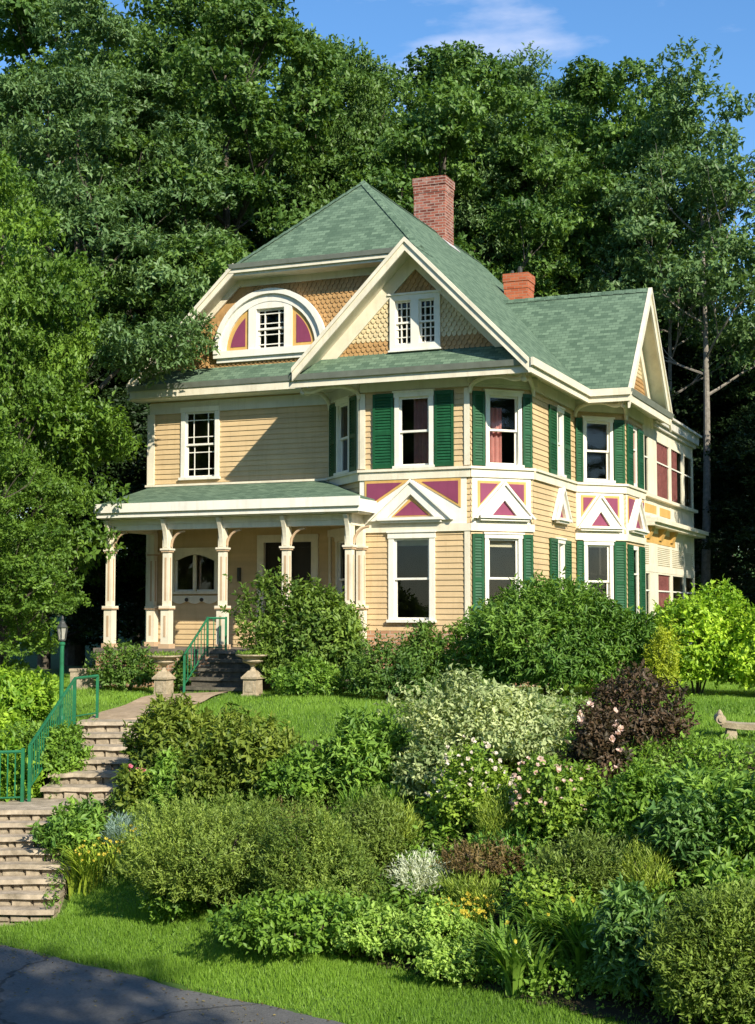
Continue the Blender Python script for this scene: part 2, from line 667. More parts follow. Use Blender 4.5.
def window(w, a0, a1, z0, z1, cw=0.10, style='double', casing='white', sill=True, name='window', glaze='white', flat=False):
    """casing with sill; child sash with its bars, child pane"""
    if flat:        # glass almost flush with the wall
        mb = MB()
        w.ring(mb, a0, a1, z0, z1, cw, -0.04, 0.012)
        wo = mb.build(name, M[casing], house)
        mb = MB()
        m_ = z0 + (z1 - z0) * 0.62
        w.box(mb, a0 + cw, a1 - cw, m_ - 0.018, m_ + 0.018, -0.02, 0.004)
        mb.build('sash', M[glaze], wo)
        mb = MB()
        mb.face([w.at(a0 + cw, z0 + cw, -0.006), w.at(a1 - cw, z0 + cw, -0.006), w.at(a1 - cw, z1 - cw, -0.006), w.at(a0 + cw, z1 - cw, -0.006)])
        mb.build('pane', M['glass_dull'], wo)
        return (a0, a1, z0, z1)
    mb = MB()
    w.box(mb, a0, a0 + cw, z0 + 0.06, z1 - cw, -0.10, 0.05)
    w.box(mb, a1 - cw, a1, z0 + 0.06, z1 - cw, -0.10, 0.05)
    w.box(mb, a0 - 0.015, a1 + 0.015, z1 - cw, z1, -0.10, 0.065)
    w.box(mb, a0 - 0.03, a1 + 0.03, z0, z0 + 0.06, -0.10, 0.10)
    if sill:
        w.box(mb, a0 - 0.04, a1 + 0.04, z1, z1 + 0.035, -0.02, 0.09)
    wo = mb.build(name, M[casing], house)
    i0, i1, j0, j1 = a0 + cw, a1 - cw, z0 + 0.06, z1 - cw
    mb = MB()
    fw = 0.045
    mid = (j0 + j1) / 2
    if style == 'fixed':
        w.ring(mb, i0, i1, j0, j1, fw, -0.07, -0.02)
    else:
        w.ring(mb, i0, i1, j0, mid + 0.02, fw, -0.085, -0.045)
        w.ring(mb, i0, i1, mid - 0.02, j1, fw, -0.043, -0.005)
        if style == 'border':        # bars that frame each sash with a row of small panes
            for lo, hi, o in ((j0 + fw, mid - 0.025, -0.078), (mid + 0.025, j1 - fw, -0.036)):
                wd, ht = i1 - i0, hi - lo
                for x in (0.26, 0.74):
                    c = i0 + wd * x
                    w.box(mb, c - 0.011, c + 0.011, lo, hi, o, o + 0.022)
                for y in (0.22, 0.78):
                    c = lo + ht * y
                    w.box(mb, i0 + fw, i1 - fw, c - 0.011, c + 0.011, o + 0.002, o + 0.024)
        if style == 'two':
            c = (i0 + i1) / 2
            w.box(mb, c - 0.014, c + 0.014, j0 + fw, mid - 0.025, -0.078, -0.052)
            w.box(mb, c - 0.014, c + 0.014, mid + 0.025, j1 - fw, -0.036, -0.012)
    mb.build('sash', M[glaze], wo)
    mb = MB()
    if style == 'fixed':
        quad = ((j0 + 0.01, j1 - 0.01, -0.047),)
    else:
        quad = ((j0 + 0.01, mid, -0.065), (mid, j1 - 0.01, -0.024))
    for lo, hi, o in quad:
        mb.face([w.at(i0 + 0.01, lo, o), w.at(i1 - 0.01, lo, o), w.at(i1 - 0.01, hi, o), w.at(i0 + 0.01, hi, o)])
    mb.build('pane', M['glass'], wo)
    return (a0 + 0.01, a1 - 0.01, z0 + 0.01, z1 - 0.01)


def shutter(w, a0, a1, z0, z1):
    mb = MB()
    o0, o1 = 0.026, 0.062
    fw = min(0.055, (a1 - a0) * 0.22)
    mid = z0 + (z1 - z0) * 0.47
    w.box(mb, a0, a0 + fw, z0, z1, o0, o1)
    w.box(mb, a1 - fw, a1, z0, z1, o0, o1)
    for c in (z0 + 0.045, mid, z1 - 0.035):
        w.box(mb, a0 + fw, a1 - fw, c - 0.04, c + 0.04, o0, o1 - 0.003)
    for lo, hi in ((z0 + 0.085, mid - 0.04), (mid + 0.04, z1 - 0.075)):
        n = max(3, int((hi - lo) / 0.058))
        st_ = (hi - lo) / n
        for k in range(n):
            z = lo + st_ * k
            mb.hexa([w.at(a0 + fw, z, o1 - 0.006), w.at(a1 - fw, z, o1 - 0.006), w.at(a1 - fw, z + 0.007, o1 - 0.004), w.at(a0 + fw, z + 0.007, o1 - 0.004)],
                    [w.at(a0 + fw, z + st_ + 0.006, o0 + 0.004), w.at(a1 - fw, z + st_ + 0.006, o0 + 0.004), w.at(a1 - fw, z + st_ + 0.013, o0 + 0.006), w.at(a0 + fw, z + st_ + 0.013, o0 + 0.006)])
    return mb.build('shutter', M['shutter'], house)


def drape(w, a0, a1, z0, z1, off, mat, label, amp=0.03, per=0.11):
    mb = MB()
    n = max(8, int((a1 - a0) / 0.02))
    fr_ = [w.at(a0 + (a1 - a0) * k / n, 0, off + amp * math.sin(k * (a1 - a0) / n / per * 2 * PI)) for k in range(n + 1)]
    bk = [w.at(a0 + (a1 - a0) * k / n, 0, off - 0.012 + amp * math.sin(k * (a1 - a0) / n / per * 2 * PI)) for k in range(n + 1)]
    P = lambda p, z: tuple(HO + HU * p[0] + HV * p[1] + Vector((0, 0, z)))
    for k in range(n):
        mb.hexa([P(fr_[k], z0), P(fr_[k + 1], z0), P(bk[k + 1], z0), P(bk[k], z0)],
                [P(fr_[k], z1), P(fr_[k + 1], z1), P(bk[k + 1], z1), P(bk[k], z1)])
    return tag(mb.build('curtain', mat), label, 'curtain', 'curtains behind the house windows')


MAINV = 1.3
W_main = Wall((-8.5, MAINV), (1, 0), 4.72)
W_lch = Wall((-3.78, MAINV), (Q2, -Q2), 1.838)
W_bay = Wall((-2.48, 0), (1, 0), 2.48)
W_rch = Wall((0, 0), (Q2, Q2), 1.457)
W_side = Wall((1.03, 1.03), (0, 1), 3.47)
W_wch = Wall((1.03, 4.5), (Q2, Q2), 1.372)
W_wing = Wall((2.0, 5.47), (0, 1), 2.03)
W_add = Wall((2.0, 7.5), (0, 1), 6.9)
W_back = [Wall((2.0, 14.4), (-1, 0), 5.0), Wall((-3.0, 14.4), (0, -1), 3.1), Wall((-3.0, 11.3), (-1, 0), 5.5), Wall((-8.5, 11.3), (0, -1), 10.0)]
Z1, ZB0, ZB1, ZB2, ZT = 0.5, 3.28, 3.44, 4.60, 6.62

# ---- front left wall
h = [window(W_main, 0.86, 1.88, 4.70, 6.42, 0.11, 'border', sill=False)]
# picture window under the porch
pw = window(W_main, 0.62, 1.88, 2.02, 3.10, 0.09, 'fixed', 'cream', sill=False)
h.append(pw)
dr = (2.90, 4.44, 0.82, 3.36)
h.append((2.92, 4.42, 0.82, 3.34))
siding(W_main, 0, 4.72, Z1, ZT, h)
mb = MB()
arch = [(0.71, 2.78)] + [(0.71 + 1.08 * k / 10, 2.78 + 0.16 * math.sin(PI * k / 10)) for k in range(11)][1:-1] + [(1.79, 2.78), (1.79, 3.02), (0.71, 3.02)]
W_main.prism(mb, arch, -0.015, 0.03)
W_main.box(mb, 1.21, 1.29, 2.08, 2.93, -0.02, 0.035)
ap = [(0.66, 1.98), (0.66, 1.90)] + [(0.66 + 1.2 * k / 24, 1.86 - 0.07 * abs(math.sin(PI * k / 24 * 3))) for k in range(25)] + [(1.86, 1.90), (1.86, 1.98)]
W_main.prism(mb, ap[::-1], 0.021, 0.05)
mb.build('window_apron', M['cream'], house)
for x in (1.06, 1.46):
    mb = MB()
    W_main.prism(mb, [(x + 0.045 * math.cos(k * PI / 6), 1.885 + 0.045 * math.sin(k * PI / 6)) for k in range(12)], 0.052, 0.075)
    mb.build('apron_boss', M['dark'], house)
# front door
mb = MB()
W_main.ring(mb, 2.90, 4.44, 0.82, 3.36, 0.17, -0.10, 0.06)
W_main.box(mb, 3.55, 3.68, 0.99, 3.19, -0.08, 0.03)
do = mb.build('front_door', M['cream'], house)
mb = MB()
for x0, x1 in ((3.07, 3.55), (3.68, 4.27)):
    W_main.box(mb, x0, x1, 0.985, 3.19, -0.09, -0.05)
    W_main.ring(mb, x0 + 0.06, x1 - 0.06, 1.1, 1.75, 0.03, -0.05, -0.035)
    W_main.ring(mb, x0 + 0.06, x1 - 0.06, 1.85, 3.1, 0.03, -0.05, -0.035)
mb.build('door_leaf', M['door'], do)
mb = MB()
mb.lathe(*W_main.at(3.76, 0, -0.02)[:2], [(0.0, 1.84), (0.03, 1.86), (0.035, 1.88), (0.03, 1.90), (0.0, 1.92)], 8)
mb.build('door_knob', M['iron'], do)
mb = MB()
W_main.box(mb, 2.42, 2.47, 2.30, 2.62, 0.02, 0.12)
mb.build('wall_lantern', M['iron'], house)

# ---- left cutaway corner of the bay
h = [window(W_lch, 0.48, 1.28, 4.62, 6.28, 0.09), window(W_lch, 0.45, 1.30, 1.4, 3.25, 0.09, casing='cream')]
siding(W_lch, 0, W_lch.L, Z1, ZT, h)
shutter(W_lch, 0.06, 0.45, 4.64, 6.26)
shutter(W_lch, 1.31, 1.70, 4.64, 6.26)

# ---- bay front
h = [window(W_bay, 0.80, 1.68, 4.62, 6.25, 0.10), window(W_bay, 0.66, 1.70, 1.38, 3.27, 0.12)]
siding(W_bay, 0, 2.48, Z1, ZT, h)
shutter(W_bay, 0.30, 0.775, 4.64, 6.24)
shutter(W_bay, 1.705, 2.13, 4.64, 6.24)
# ---- right cutaway corner
h = [window(W_rch, 0.34, 1.19, 4.62, 6.22, 0.085), window(W_rch, 0.31, 1.18, 1.4, 3.22, 0.085)]
siding(W_rch, 0, W_rch.L, Z1, ZT, h)
shutter(W_rch, 0.035, 0.315, 4.64, 6.20)
shutter(W_rch, 1.215, 1.435, 4.64, 6.20)
shutter(W_rch, 0.02, 0.285, 1.42, 3.22)
shutter(W_rch, 1.205, 1.435, 1.42, 3.22)
# ---- sunlit side wall
h = [window(W_side, 1.80, 2.38, 4.63, 6.18, 0.09), window(W_side, 1.80, 2.38, 1.4, 3.22, 0.09)]
siding(W_side, 0, 3.47, Z1, ZT, h)
shutter(W_side, 1.22, 1.78, 4.63, 6.16)
shutter(W_side, 2.40, 2.94, 4.63, 6.16)
shutter(W_side, 1.20, 1.78, 1.42, 3.22)
shutter(W_side, 2.40, 2.94, 1.42, 3.22)
# ---- wing cutaway corner
h = [window(W_wch, 0.22, 1.03, 4.63, 6.16, 0.085), window(W_wch, 0.22, 1.00, 1.4, 3.25, 0.085)]
siding(W_wch, 0, W_wch.L, Z1, ZT, h)
shutter(W_wch, 0.02, 0.20, 4.64, 6.14)
shutter(W_wch, 1.055, 1.35, 4.64, 6.14)
shutter(W_wch, 0.02, 0.20, 1.42, 3.25)
shutter(W_wch, 1.025, 1.35, 1.42, 3.25)
# ---- wing side
h = [window(W_wing, 0.72, 1.32, 4.63, 6.12, 0.10, sill=False, flat=True), window(W_wing, 0.62, 1.36, 1.4, 3.2, 0.10, sill=False, flat=True)]
siding(W_wing, 0, 2.03, Z1, ZT, h)
shutter(W_wing, 0.14, 0.70, 4.63, 6.10)
shutter(W_wing, 1.34, 1.88, 4.63, 6.10)
shutter(W_wing, 0.10, 0.60, 1.42, 3.2)
shutter(W_wing, 1.38, 1.90, 1.42, 3.2)
for w in W_back:
    siding(w, 0, w.L, 0.0, ZT, [])

# ---- rear two-storey sun porch: frame with posts, windows, panels
mb = MB()
W_add.box(mb, 0, 6.9, 0.0, 1.36, -0.11, 0.0)
W_add.box(mb, 0, 6.9, 2.62, 2.80, -0.11, 0.02)
W_add.box(mb, 0, 6.9, 3.28, 4.56, -0.11, 0.0)
W_add.box(mb, 0, 6.9, 6.10, 6.62, -0.11, 0.0)
W_add.box(mb, 0, 6.9, 2.80, 3.28, -0.11, -0.03)
for a0_, a1_ in ((0, 0.10), (0.66, 1.62), (3.36, 3.56), (5.2, 5.45), (6.7, 6.9)):
    W_add.box(mb, a0_, a1_, 1.36, 6.12, -0.10, 0.010)
mb.build('sun_porch_wall', M['cream'], house)
for z0_, z1_ in ((4.57, 6.10), (1.37, 2.62)):
    for a0_, a1_ in ((0.10, 0.66), (1.62, 3.36), (3.56, 5.2), (5.45, 6.7)):
        window(W_add, a0_ + 0.003, a1_ - 0.003, z0_, z1_, 0.045, 'double', 'cream', sill=False, flat=True)
for a in (0.15, 2.0):
    mb = MB()
    W_add.box(mb, a, a + 1.4, 4.12, 4.34, 0.0, 0.012)
    mb.build('inset_panel', M['ochre'], house)
mb = MB()
W_add.box(mb, 0.05, 4.0, 3.36, 3.62, 0.0, 0.012)
mb.build('inset_panel', M['ochre'], house)
mb = MB()
for k in range(9):
    W_add.box(mb, 0.1, 6.85, 2.83 + 0.05 * k, 2.86 + 0.05 * k, -0.028, 0.0)
mb.build('louvre', M['cream'], house)
mb = MB()
W_add.box(mb, -0.1, 7.2, 3.76, 3.84, 0.003, 0.30)
W_add.box(mb, -0.1, 7.25, 3.842, 3.95, 0.003, 0.38)
W_add.prism(mb, [(-0.1, 3.953), (7.25, 3.953), (7.25, 4.0), (-0.1, 4.0)], 0.003, 0.2)
W_add.box(mb, 0, 7.0, 4.50, 4.58, 0.003, 0.12)
mb.build('cornice', M['cream'], house)
for k in range(3):
    mb = MB()
    a = 0.3 + k * 1.5
    mb.hexa([W_add.at(a, 3.46, 0.003), W_add.at(a + 0.3, 3.46, 0.003), W_add.at(a + 0.3, 3.46, 0.06), W_add.at(a, 3.46, 0.06)],
            [W_add.at(a, 3.757, 0.003), W_add.at(a + 0.3, 3.757, 0.003), W_add.at(a + 0.3, 3.757, 0.18), W_add.at(a, 3.757, 0.18)])
    mb.build('bracket', M['ochre'], house)
mb = MB()
mb.box(-3.2, 2.16, 8.6, 14.6, 6.50, 6.74)
mb.box(-3.25, 2.24, 8.6, 14.7, 6.742, 6.80)
mb.box(-3.2, 2.08, 8.6, 14.5, 6.40, 6.497)
mb.build('flat_roof', M['grey_white'], house)

# ---- floors and a dark inner wall so that rooms lie behind the glass
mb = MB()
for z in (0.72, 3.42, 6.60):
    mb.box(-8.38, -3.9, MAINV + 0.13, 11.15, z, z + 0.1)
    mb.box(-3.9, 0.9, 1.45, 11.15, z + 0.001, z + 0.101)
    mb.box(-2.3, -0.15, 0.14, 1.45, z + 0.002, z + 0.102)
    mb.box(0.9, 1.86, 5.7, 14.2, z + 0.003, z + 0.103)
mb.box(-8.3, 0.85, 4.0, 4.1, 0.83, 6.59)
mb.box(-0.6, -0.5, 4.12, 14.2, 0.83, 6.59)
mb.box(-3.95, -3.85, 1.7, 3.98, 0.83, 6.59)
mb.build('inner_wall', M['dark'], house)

# ---- trim: corner boards, belts, frieze
mb = MB()
W_main.box(mb, -0.06, 0.13, Z1, 6.3, 0.0, 0.045)
W_main.box(mb, -0.07, 4.70, 4.42, 4.56, 0.0, 0.05)
W_main.box(mb, -0.09, 4.68, 4.562, 4.61, 0.0, 0.085)
for w, L in ((W_bay, 2.48), (W_rch, W_rch.L), (W_lch, W_lch.L), (W_wch, W_wch.L), (W_wing, 2.03)):
    if w in (W_bay, W_lch):
        w.box(mb, 0.0, 0.12, Z1, ZB1 - 0.165, 0.022, 0.045)
        w.box(mb, L - 0.12, L, Z1, ZB1 - 0.165, 0.022, 0.045)
        w.box(mb, 0.0, 0.12, ZB2 + 0.05, 6.27, 0.022, 0.045)
        w.box(mb, L - 0.12, L, ZB2 + 0.05, 6.27, 0.022, 0.045)
    w.box(mb, -0.02, L + 0.02, ZB0, ZB1, 0.0, 0.06)
    w.box(mb, -0.01, L + 0.01, 4.40, 4.57, 0.0, 0.06)
    w.box(mb, -0.04, L + 0.04, 4.572, 4.625, 0.0, 0.10)
W_side.box(mb, 0.03, 3.44, 4.40, 4.57, 0.0, 0.06)
W_side.box(mb, 0.06, 3.41, 4.572, 4.625, 0.0, 0.10)
mb.build('belt_course', M['cream'], house)
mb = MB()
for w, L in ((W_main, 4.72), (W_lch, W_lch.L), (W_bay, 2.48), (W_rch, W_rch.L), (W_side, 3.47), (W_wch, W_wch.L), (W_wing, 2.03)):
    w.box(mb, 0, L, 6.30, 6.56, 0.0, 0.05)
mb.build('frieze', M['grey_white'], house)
mb = MB()
W_bay.box(mb, -0.02, 2.5, 0.0, 1.2, 0.0, 0.035)
W_lch.box(mb, -0.02, W_lch.L, 0.0, 1.2, 0.0, 0.035)
W_rch.box(mb, 0, W_rch.L, 0.0, 1.2, 0.0, 0.035)
W_side.box(mb, 0.03, 3.44, 0.0, 1.2, 0.0, 0.035)
W_wch.box(mb, 0, W_wch.L, 0.0, 1.2, 0.0, 0.035)
W_wing.box(mb, 0, 2.03, 0.0, 1.2, 0.0, 0.035)
mb.build('foundation', M['brick_base'], house)


# ---- decorated band with pediments
def pediment(w, a0, a1, z0, z1, apex, base, inner, panel=True, bw=0.17):
    """a0..a1, z0..z1 the panel; apex (s, z); base (s0, s1, z); inner (s0, s1, z0, z1)"""
    p = MB()
    if panel:
        w.box(p, a0 - 0.12, a1 + 0.12, ZB1 + 0.002, 4.398, 0.0, 0.028)
    s0, s1, zb = base
    # two sloping boards, mitred at the apex
    for sx in (s0, s1):
        d = 1 if sx == s0 else -1
        L = math.hypot(apex[0] - sx, apex[1] - zb)
        nx, nz = -(apex[1] - zb) / L, (apex[0] - sx) / L * d
        wz = bw * L / abs(apex[0] - sx)
        wx = bw * L / (apex[1] - zb)
        pts = [(sx, zb), (sx + d * wx, zb), (apex[0], apex[1] - wz), apex]
        if d < 0:
            pts = [pts[1], pts[0], pts[3], pts[2]]
        w.prism(p, pts, 0.02, 0.12)
        thin = [(sx - d * 0.03, zb), (sx + d * 0.02, zb), (apex[0], apex[1] + 0.02 - 0.05 * L / abs(apex[0] - sx)), (apex[0], apex[1] + 0.02)]
        if d < 0:
            thin = [thin[1], thin[0], thin[3], thin[2]]
        w.prism(p, thin, 0.122, 0.17)
    i0, i1, j0, j1 = inner
    q = 0.10
    w.box(p, i0 - 0.32 * (i1 - i0) - q, i1 + 0.32 * (i1 - i0) + q, zb + 0.005, zb + 0.06, 0.022, 0.20)
    w.box(p, i0 - 0.32 * (i1 - i0) - q + 0.03, i1 + 0.32 * (i1 - i0) + q - 0.03, zb - 0.045, zb + 0.003, 0.022, 0.15)
    po = p.build('pediment', M['white'], house)
    o = MB()
    g = MB()
    c = (i0 + i1) / 2
    gw, gh = 0.07, 0.09
    w.prism(o, [(i0 - gw, j0 - 0.02), (i1 + gw, j0 - 0.02), (c, j1 + gh)], 0.02, 0.05)
    w.prism(g, [(i0, j0), (i1, j0), (c, j1)], 0.03, 0.06)
    o.build('border', M['ochre'], po)
    g.build('magenta_panel', M['magenta'], po)
    if panel:
        k = (apex[1] - zb) / (apex[0] - s0)
        for sgn, edge in ((1, a0), (-1, a1)):
            o, g = MB(), MB()
            # triangle or quad between the board and the outer corner of the panel
            top = apex[0] - sgn * ((apex[1] - z1) / k + 0.06)
            zlow = max(z0, zb + (abs(edge - (s0 if sgn > 0 else s1)) * k) + 0.10)
            pts = [(edge, zlow), (top, z1), (edge, z1)]
            if sgn < 0:
                pts = [pts[0], pts[2], pts[1]]
            w.prism(o, pts, 0.03, 0.045)
            m_ = 0.055
            lw = abs(top - edge)
            if lw > 0.2:
                lh = z1 - zlow
                f_ = 1 - 2.6 * m_ / min(lw, lh)
                f_ = max(f_, 0.4)
                e2 = edge + sgn * m_
                pts = [(e2, z1 - m_ - lh * f_), (e2 + sgn * lw * f_, z1 - m_), (e2, z1 - m_)]
                if sgn < 0:
                    pts = [pts[0], pts[2], pts[1]]
                w.prism(g, pts, 0.04, 0.056)
                g.build('magenta_panel', M['magenta'], po)
            o.build('border', M['ochre'], po)


pediment(W_bay, 0.11, 2.28, 3.52, 4.385, (1.19, 4.37), (0.25, 2.12, 3.52), (0.80, 1.56, 3.63, 3.93), True, 0.22)
pediment(W_rch, 0.15, 1.28, 3.60, 4.33, (0.74, 4.30), (0.05, 1.43, 3.54), (0.43, 1.04, 3.62, 3.94), True, 0.25)
pediment(W_side, 0, 0, 0, 0, (2.02, 4.38), (1.40, 2.64, 3.62), (1.80, 2.22, 3.72, 4.0), False, 0.22)
pediment(W_wch, 0.15, 1.19, 3.60, 4.33, (0.64, 4.34), (0.02, 1.26, 3.54), (0.34, 0.93, 3.62, 3.94), True, 0.24)
pediment(W_wing, 0.14, 1.9, 3.60, 4.36, (1.02, 4.34), (0.2, 1.84, 3.54), (0.62, 1.42, 3.62, 3.94), True, 0.22)

# ---- roofs
UC, ZR = -3.6, 11.85
zR = lambda u: ZR - 1.02 * (u - UC)
zL = lambda u: ZR + 0.937 * (u - UC)


def roofpoly(mb, pts, th=0.09):
    mb.hexa([(x, y, z - th) for x, y, z in pts], pts)


mb = MB()
hl, hr = -6.0, UC + (zL(UC) - zL(-6.0)) / 1.02
roofpoly(mb, [(-8.78, 0.80, zL(-8.78)), (-6.0, 0.80, zL(-6.0)), (UC, 2.8, ZR), (UC, 11.5, ZR), (-8.85, 11.5, zL(-8.85))])
roofpoly(mb, [(-6.0, 0.80, zL(-6.0)), (hr, 0.80, zL(-6.0)), (UC, 2.8, ZR)])
BR = -1.2
roofpoly(mb, [(UC, 2.8, ZR), (hr, 0.80, zR(hr)), (BR, 0.8, zR(BR)), (BR, -0.62, zR(BR)), (1.46, -0.62, zR(1.46)), (1.46, 8.7, zR(1.46)), (1.46, 11.5, zR(1.46)), (UC, 11.5, ZR)])
roofpoly(mb, [(BR, -0.62, zR(BR)), (BR, 1.32, zR(BR)), (-3.9, 1.32, zR(BR) - 1.0 * 2.7), (-3.9, -0.62, zR(BR) - 1.0 * 2.7)][::-1])
WV, WZ = 6.45, 9.50
we = zR(1.46)
wl = UC + (ZR - WZ) / 1.02
roofpoly(mb, [(1.463, 4.05, we + 0.004), (2.42, 4.05, we + 0.004), (2.42, WV, WZ), (wl, WV, WZ)])
roofpoly(mb, [(2.42, 8.85, we + 0.004), (1.463, 8.85, we + 0.004), (wl, WV, WZ), (2.42, WV, WZ)])
# ridge and hip caps
roof = mb.build('roof', M['roof'], house)
up = Vector((0, 0, 0.012))
for a, b_ in (((UC, 2.8, ZR), (UC, 11.5, ZR)), ((UC, 2.8, ZR), (-6.0, 0.8, zL(-6.0))), ((UC, 2.8, ZR), (hr, 0.8, zR(hr))), ((BR, 0.8, zR(BR)), (BR, -0.62, zR(BR))), ((wl, WV, WZ), (2.42, WV, WZ))):
    mb = MB()
    A, B = Vector(a) + up, Vector(b_) + up
    d = (B - A).normalized()
    s = d.cross(Vector((0, 0, 1))).normalized() * 0.11
    dz = Vector((0, 0, 0.115 if abs(d.z) < 0.1 else 0.07))
    n = max(2, int((B - A).length / 0.28))
    for k in range(n):
        p, q = A.lerp(B, k / n), A.lerp(B, (k + 1) / n)
        e = Vector((0, 0, 0.014))
        for sg in (1, -1):
            mb.face([p - dz + s * sg + e, p + e, q, q - dz + s * sg][::sg])
    mb.build('ridge_cap', M['roof'], roof)

# pent roofs under the two front gables and the side gable
GL = MAINV
for poly in ([(-8.74, 0.80, 6.93), (-3.92, 0.80, 6.93), (-3.92, GL + 0.02, 7.36), (-8.5, GL + 0.02, 7.36)],
             [(-3.93, -0.50, 6.70), (1.46, -0.50, 6.70), (1.0, 0.02, 7.15), (-3.62, 0.02, 7.15)],
             [(2.40, 4.05, 6.70), (2.40, 8.85, 6.70), (1.98, 8.5, 7.05), (1.98, 4.4, 7.05)]):
    mb = MB()
    roofpoly(mb, poly, 0.07)
    mb.build('pent_roof', M['roof'], house)

# gutters, fascia and soffit
for y, x0, x1, z in ((0.80, -8.76, -3.95, 6.93), (-0.50, -3.98, 1.52, 6.70)):
    mb = MB()
    mb.hexa([(x0, y - 0.09, z - 0.13), (x1, y - 0.09, z - 0.13), (x1, y + 0.02, z - 0.13), (x0, y + 0.02, z - 0.13)],
            [(x0, y - 0.14, z - 0.012), (x1, y - 0.14, z - 0.012), (x1, y + 0.02, z - 0.012), (x0, y + 0.02, z - 0.012)])
    mb.build('gutter', M['gutter'], house)
mb = MB()
mb.hexa([(2.40, 4.0, 6.57), (2.49, 4.0, 6.57), (2.49, 8.9, 6.57), (2.40, 8.9, 6.57)], [(2.40, 4.0, 6.69), (2.54, 4.0, 6.69), (2.54, 8.9, 6.69), (2.40, 8.9, 6.69)])
mb.build('gutter', M['gutter'], house)
mb = MB()
mb.box(-8.74, -3.93, 0.74, 0.79, 6.62, 6.80)
mb.box(-3.94, 1.48, -0.53, -0.50, 6.42, 6.57)
mb.box(1.46, 1.52, -0.66, 3.985, 6.40, 6.665)
mb.box(1.525, 1.58, -0.70, 3.98, 6.54, 6.70)
mb.box(1.462, 2.48, 3.99, 4.045, 6.40, 6.67)
mb.box(1.583, 2.50, 3.93, 3.985, 6.54, 6.70)
mb.box(2.405, 2.46, 4.05, 8.85, 6.40, 6.565)
# soffits
mb.box(-8.84, -3.9, 0.79, MAINV + 0.1, 6.60, 6.64)
mb.box(-3.9, 1.455, -0.5, 1.25, 6.563, 6.597)
mb.box(0.8, 1.455, 1.25, 4.05, 6.563, 6.596)
mb.box(0.8, 2.40, 4.05, 8.8, 6.562, 6.595)
mb.build('eave', M['cream'], house)


def strip(mb, a, b_, wdir, wid, out, th):
    """board along a->b, width wid in direction wdir, thickness th outwards"""
    A, B, W_, O_ = Vector(a), Vector(b_), Vector(wdir) * wid, Vector(out) * th
    mb.hexa([A, B, B + W_, A + W_], [A + O_, B + O_, B + O_ + W_, A + O_ + W_])


DN = (0, 0, -1)
# bay gable barge boards
mb = MB()
FY = (0, -1, 0)
for top, bot in (((BR, -0.62, zR(BR)), (1.46, -0.62, zR(1.46))), ((BR, -0.62, zR(BR)), (-3.80, -0.62, zR(BR) - 2.60))):
    T, B = Vector(top) + Vector((0, 0, 0.02)), Vector(bot) + Vector((0, 0, 0.02))
    strip(mb, T, B, DN, 0.28, FY, 0.05)
    strip(mb, T + Vector((0, -0.051, 0)), B + Vector((0, -0.051, 0)), DN, 0.10, FY, 0.04)
    o = Vector((0, 0.60, -0.08))
    strip(mb, T + o, T.lerp(B, 0.86) + o, DN, 0.46, FY, 0.05)          # frieze board on the wall
    o = Vector((0, 0.0, -0.12))
    strip(mb, T + o, B + o, DN, 0.04, (0, 1, 0), 0.60)      # soffit
mb.build('bargeboard', M['cream'], house)
# main gable left rake and clipped top
mb = MB()
T, B = Vector((-6.0, 0.80, zL(-6.0) + 0.02)), Vector((-8.82, 0.80, zL(-8.82) + 0.02))
strip(mb, T, B, DN, 0.25, FY, 0.05)
strip(mb, T + Vector((0, -0.051, 0)), B + Vector((0, -0.051, 0)), DN, 0.10, FY, 0.04)
o = Vector((0, 0.48, -0.04))
strip(mb, T + o, T.lerp(B, 0.9) + o, DN, 0.30, FY, 0.05)
o = Vector((0, 0, -0.12))
strip(mb, T + o, B + o, DN, 0.04, (0, 1, 0), 0.5)
zh = zL(-6.0)
mb.box(-6.2, -1.42, 0.74, 0.80, zh - 0.20, zh - 0.11)
mb.box(-6.15, -1.42, 0.80, MAINV, zh - 0.26, zh - 0.22)
mb.box(-6.15, -1.5, MAINV - 0.05, MAINV + 0.02, zh - 0.42, zh - 0.262)
mb.box(-6.1, -1.42, 0.80, 0.86, zh - 0.22, zh - 0.10)
mb.build('bargeboard', M['cream'], house)
mb = MB()
mb.hexa([(-6.06, 0.70, zh - 0.11), (-1.47, 0.70, zh - 0.11), (-1.47, 0.80, zh - 0.11), (-6.06, 0.80, zh - 0.11)],
        [(-6.1, 0.66, zh - 0.01), (-1.47, 0.66, zh - 0.01), (-1.47, 0.80, zh - 0.01), (-6.1, 0.80, zh - 0.01)])
mb.build('gutter', M['gutter'], house)
# side gable barge boards (they face right)
mb = MB()
FX = (1, 0, 0)
for b_ in ((2.42, 4.02, we - 0.03), (2.42, 8.88, we - 0.03)):
    T, B = Vector((2.42, WV, WZ + 0.02)), Vector(b_)
    strip(mb, T, B, DN, 0.42, FX, 0.05)
    o = Vector((0.051, 0, 0))
    strip(mb, T + o, B + o, DN, 0.12, FX, 0.04)
    o = Vector((-0.42, 0, -0.15))
    strip(mb, T + o, T.lerp(B, 0.86) + o, DN, 0.60, FX, 0.06)
    o = Vector((-0.42, 0, -0.14))
    strip(mb, T + o, B + o, DN, 0.04, FX, 0.42)
mb.build('bargeboard', M['cream'], house)


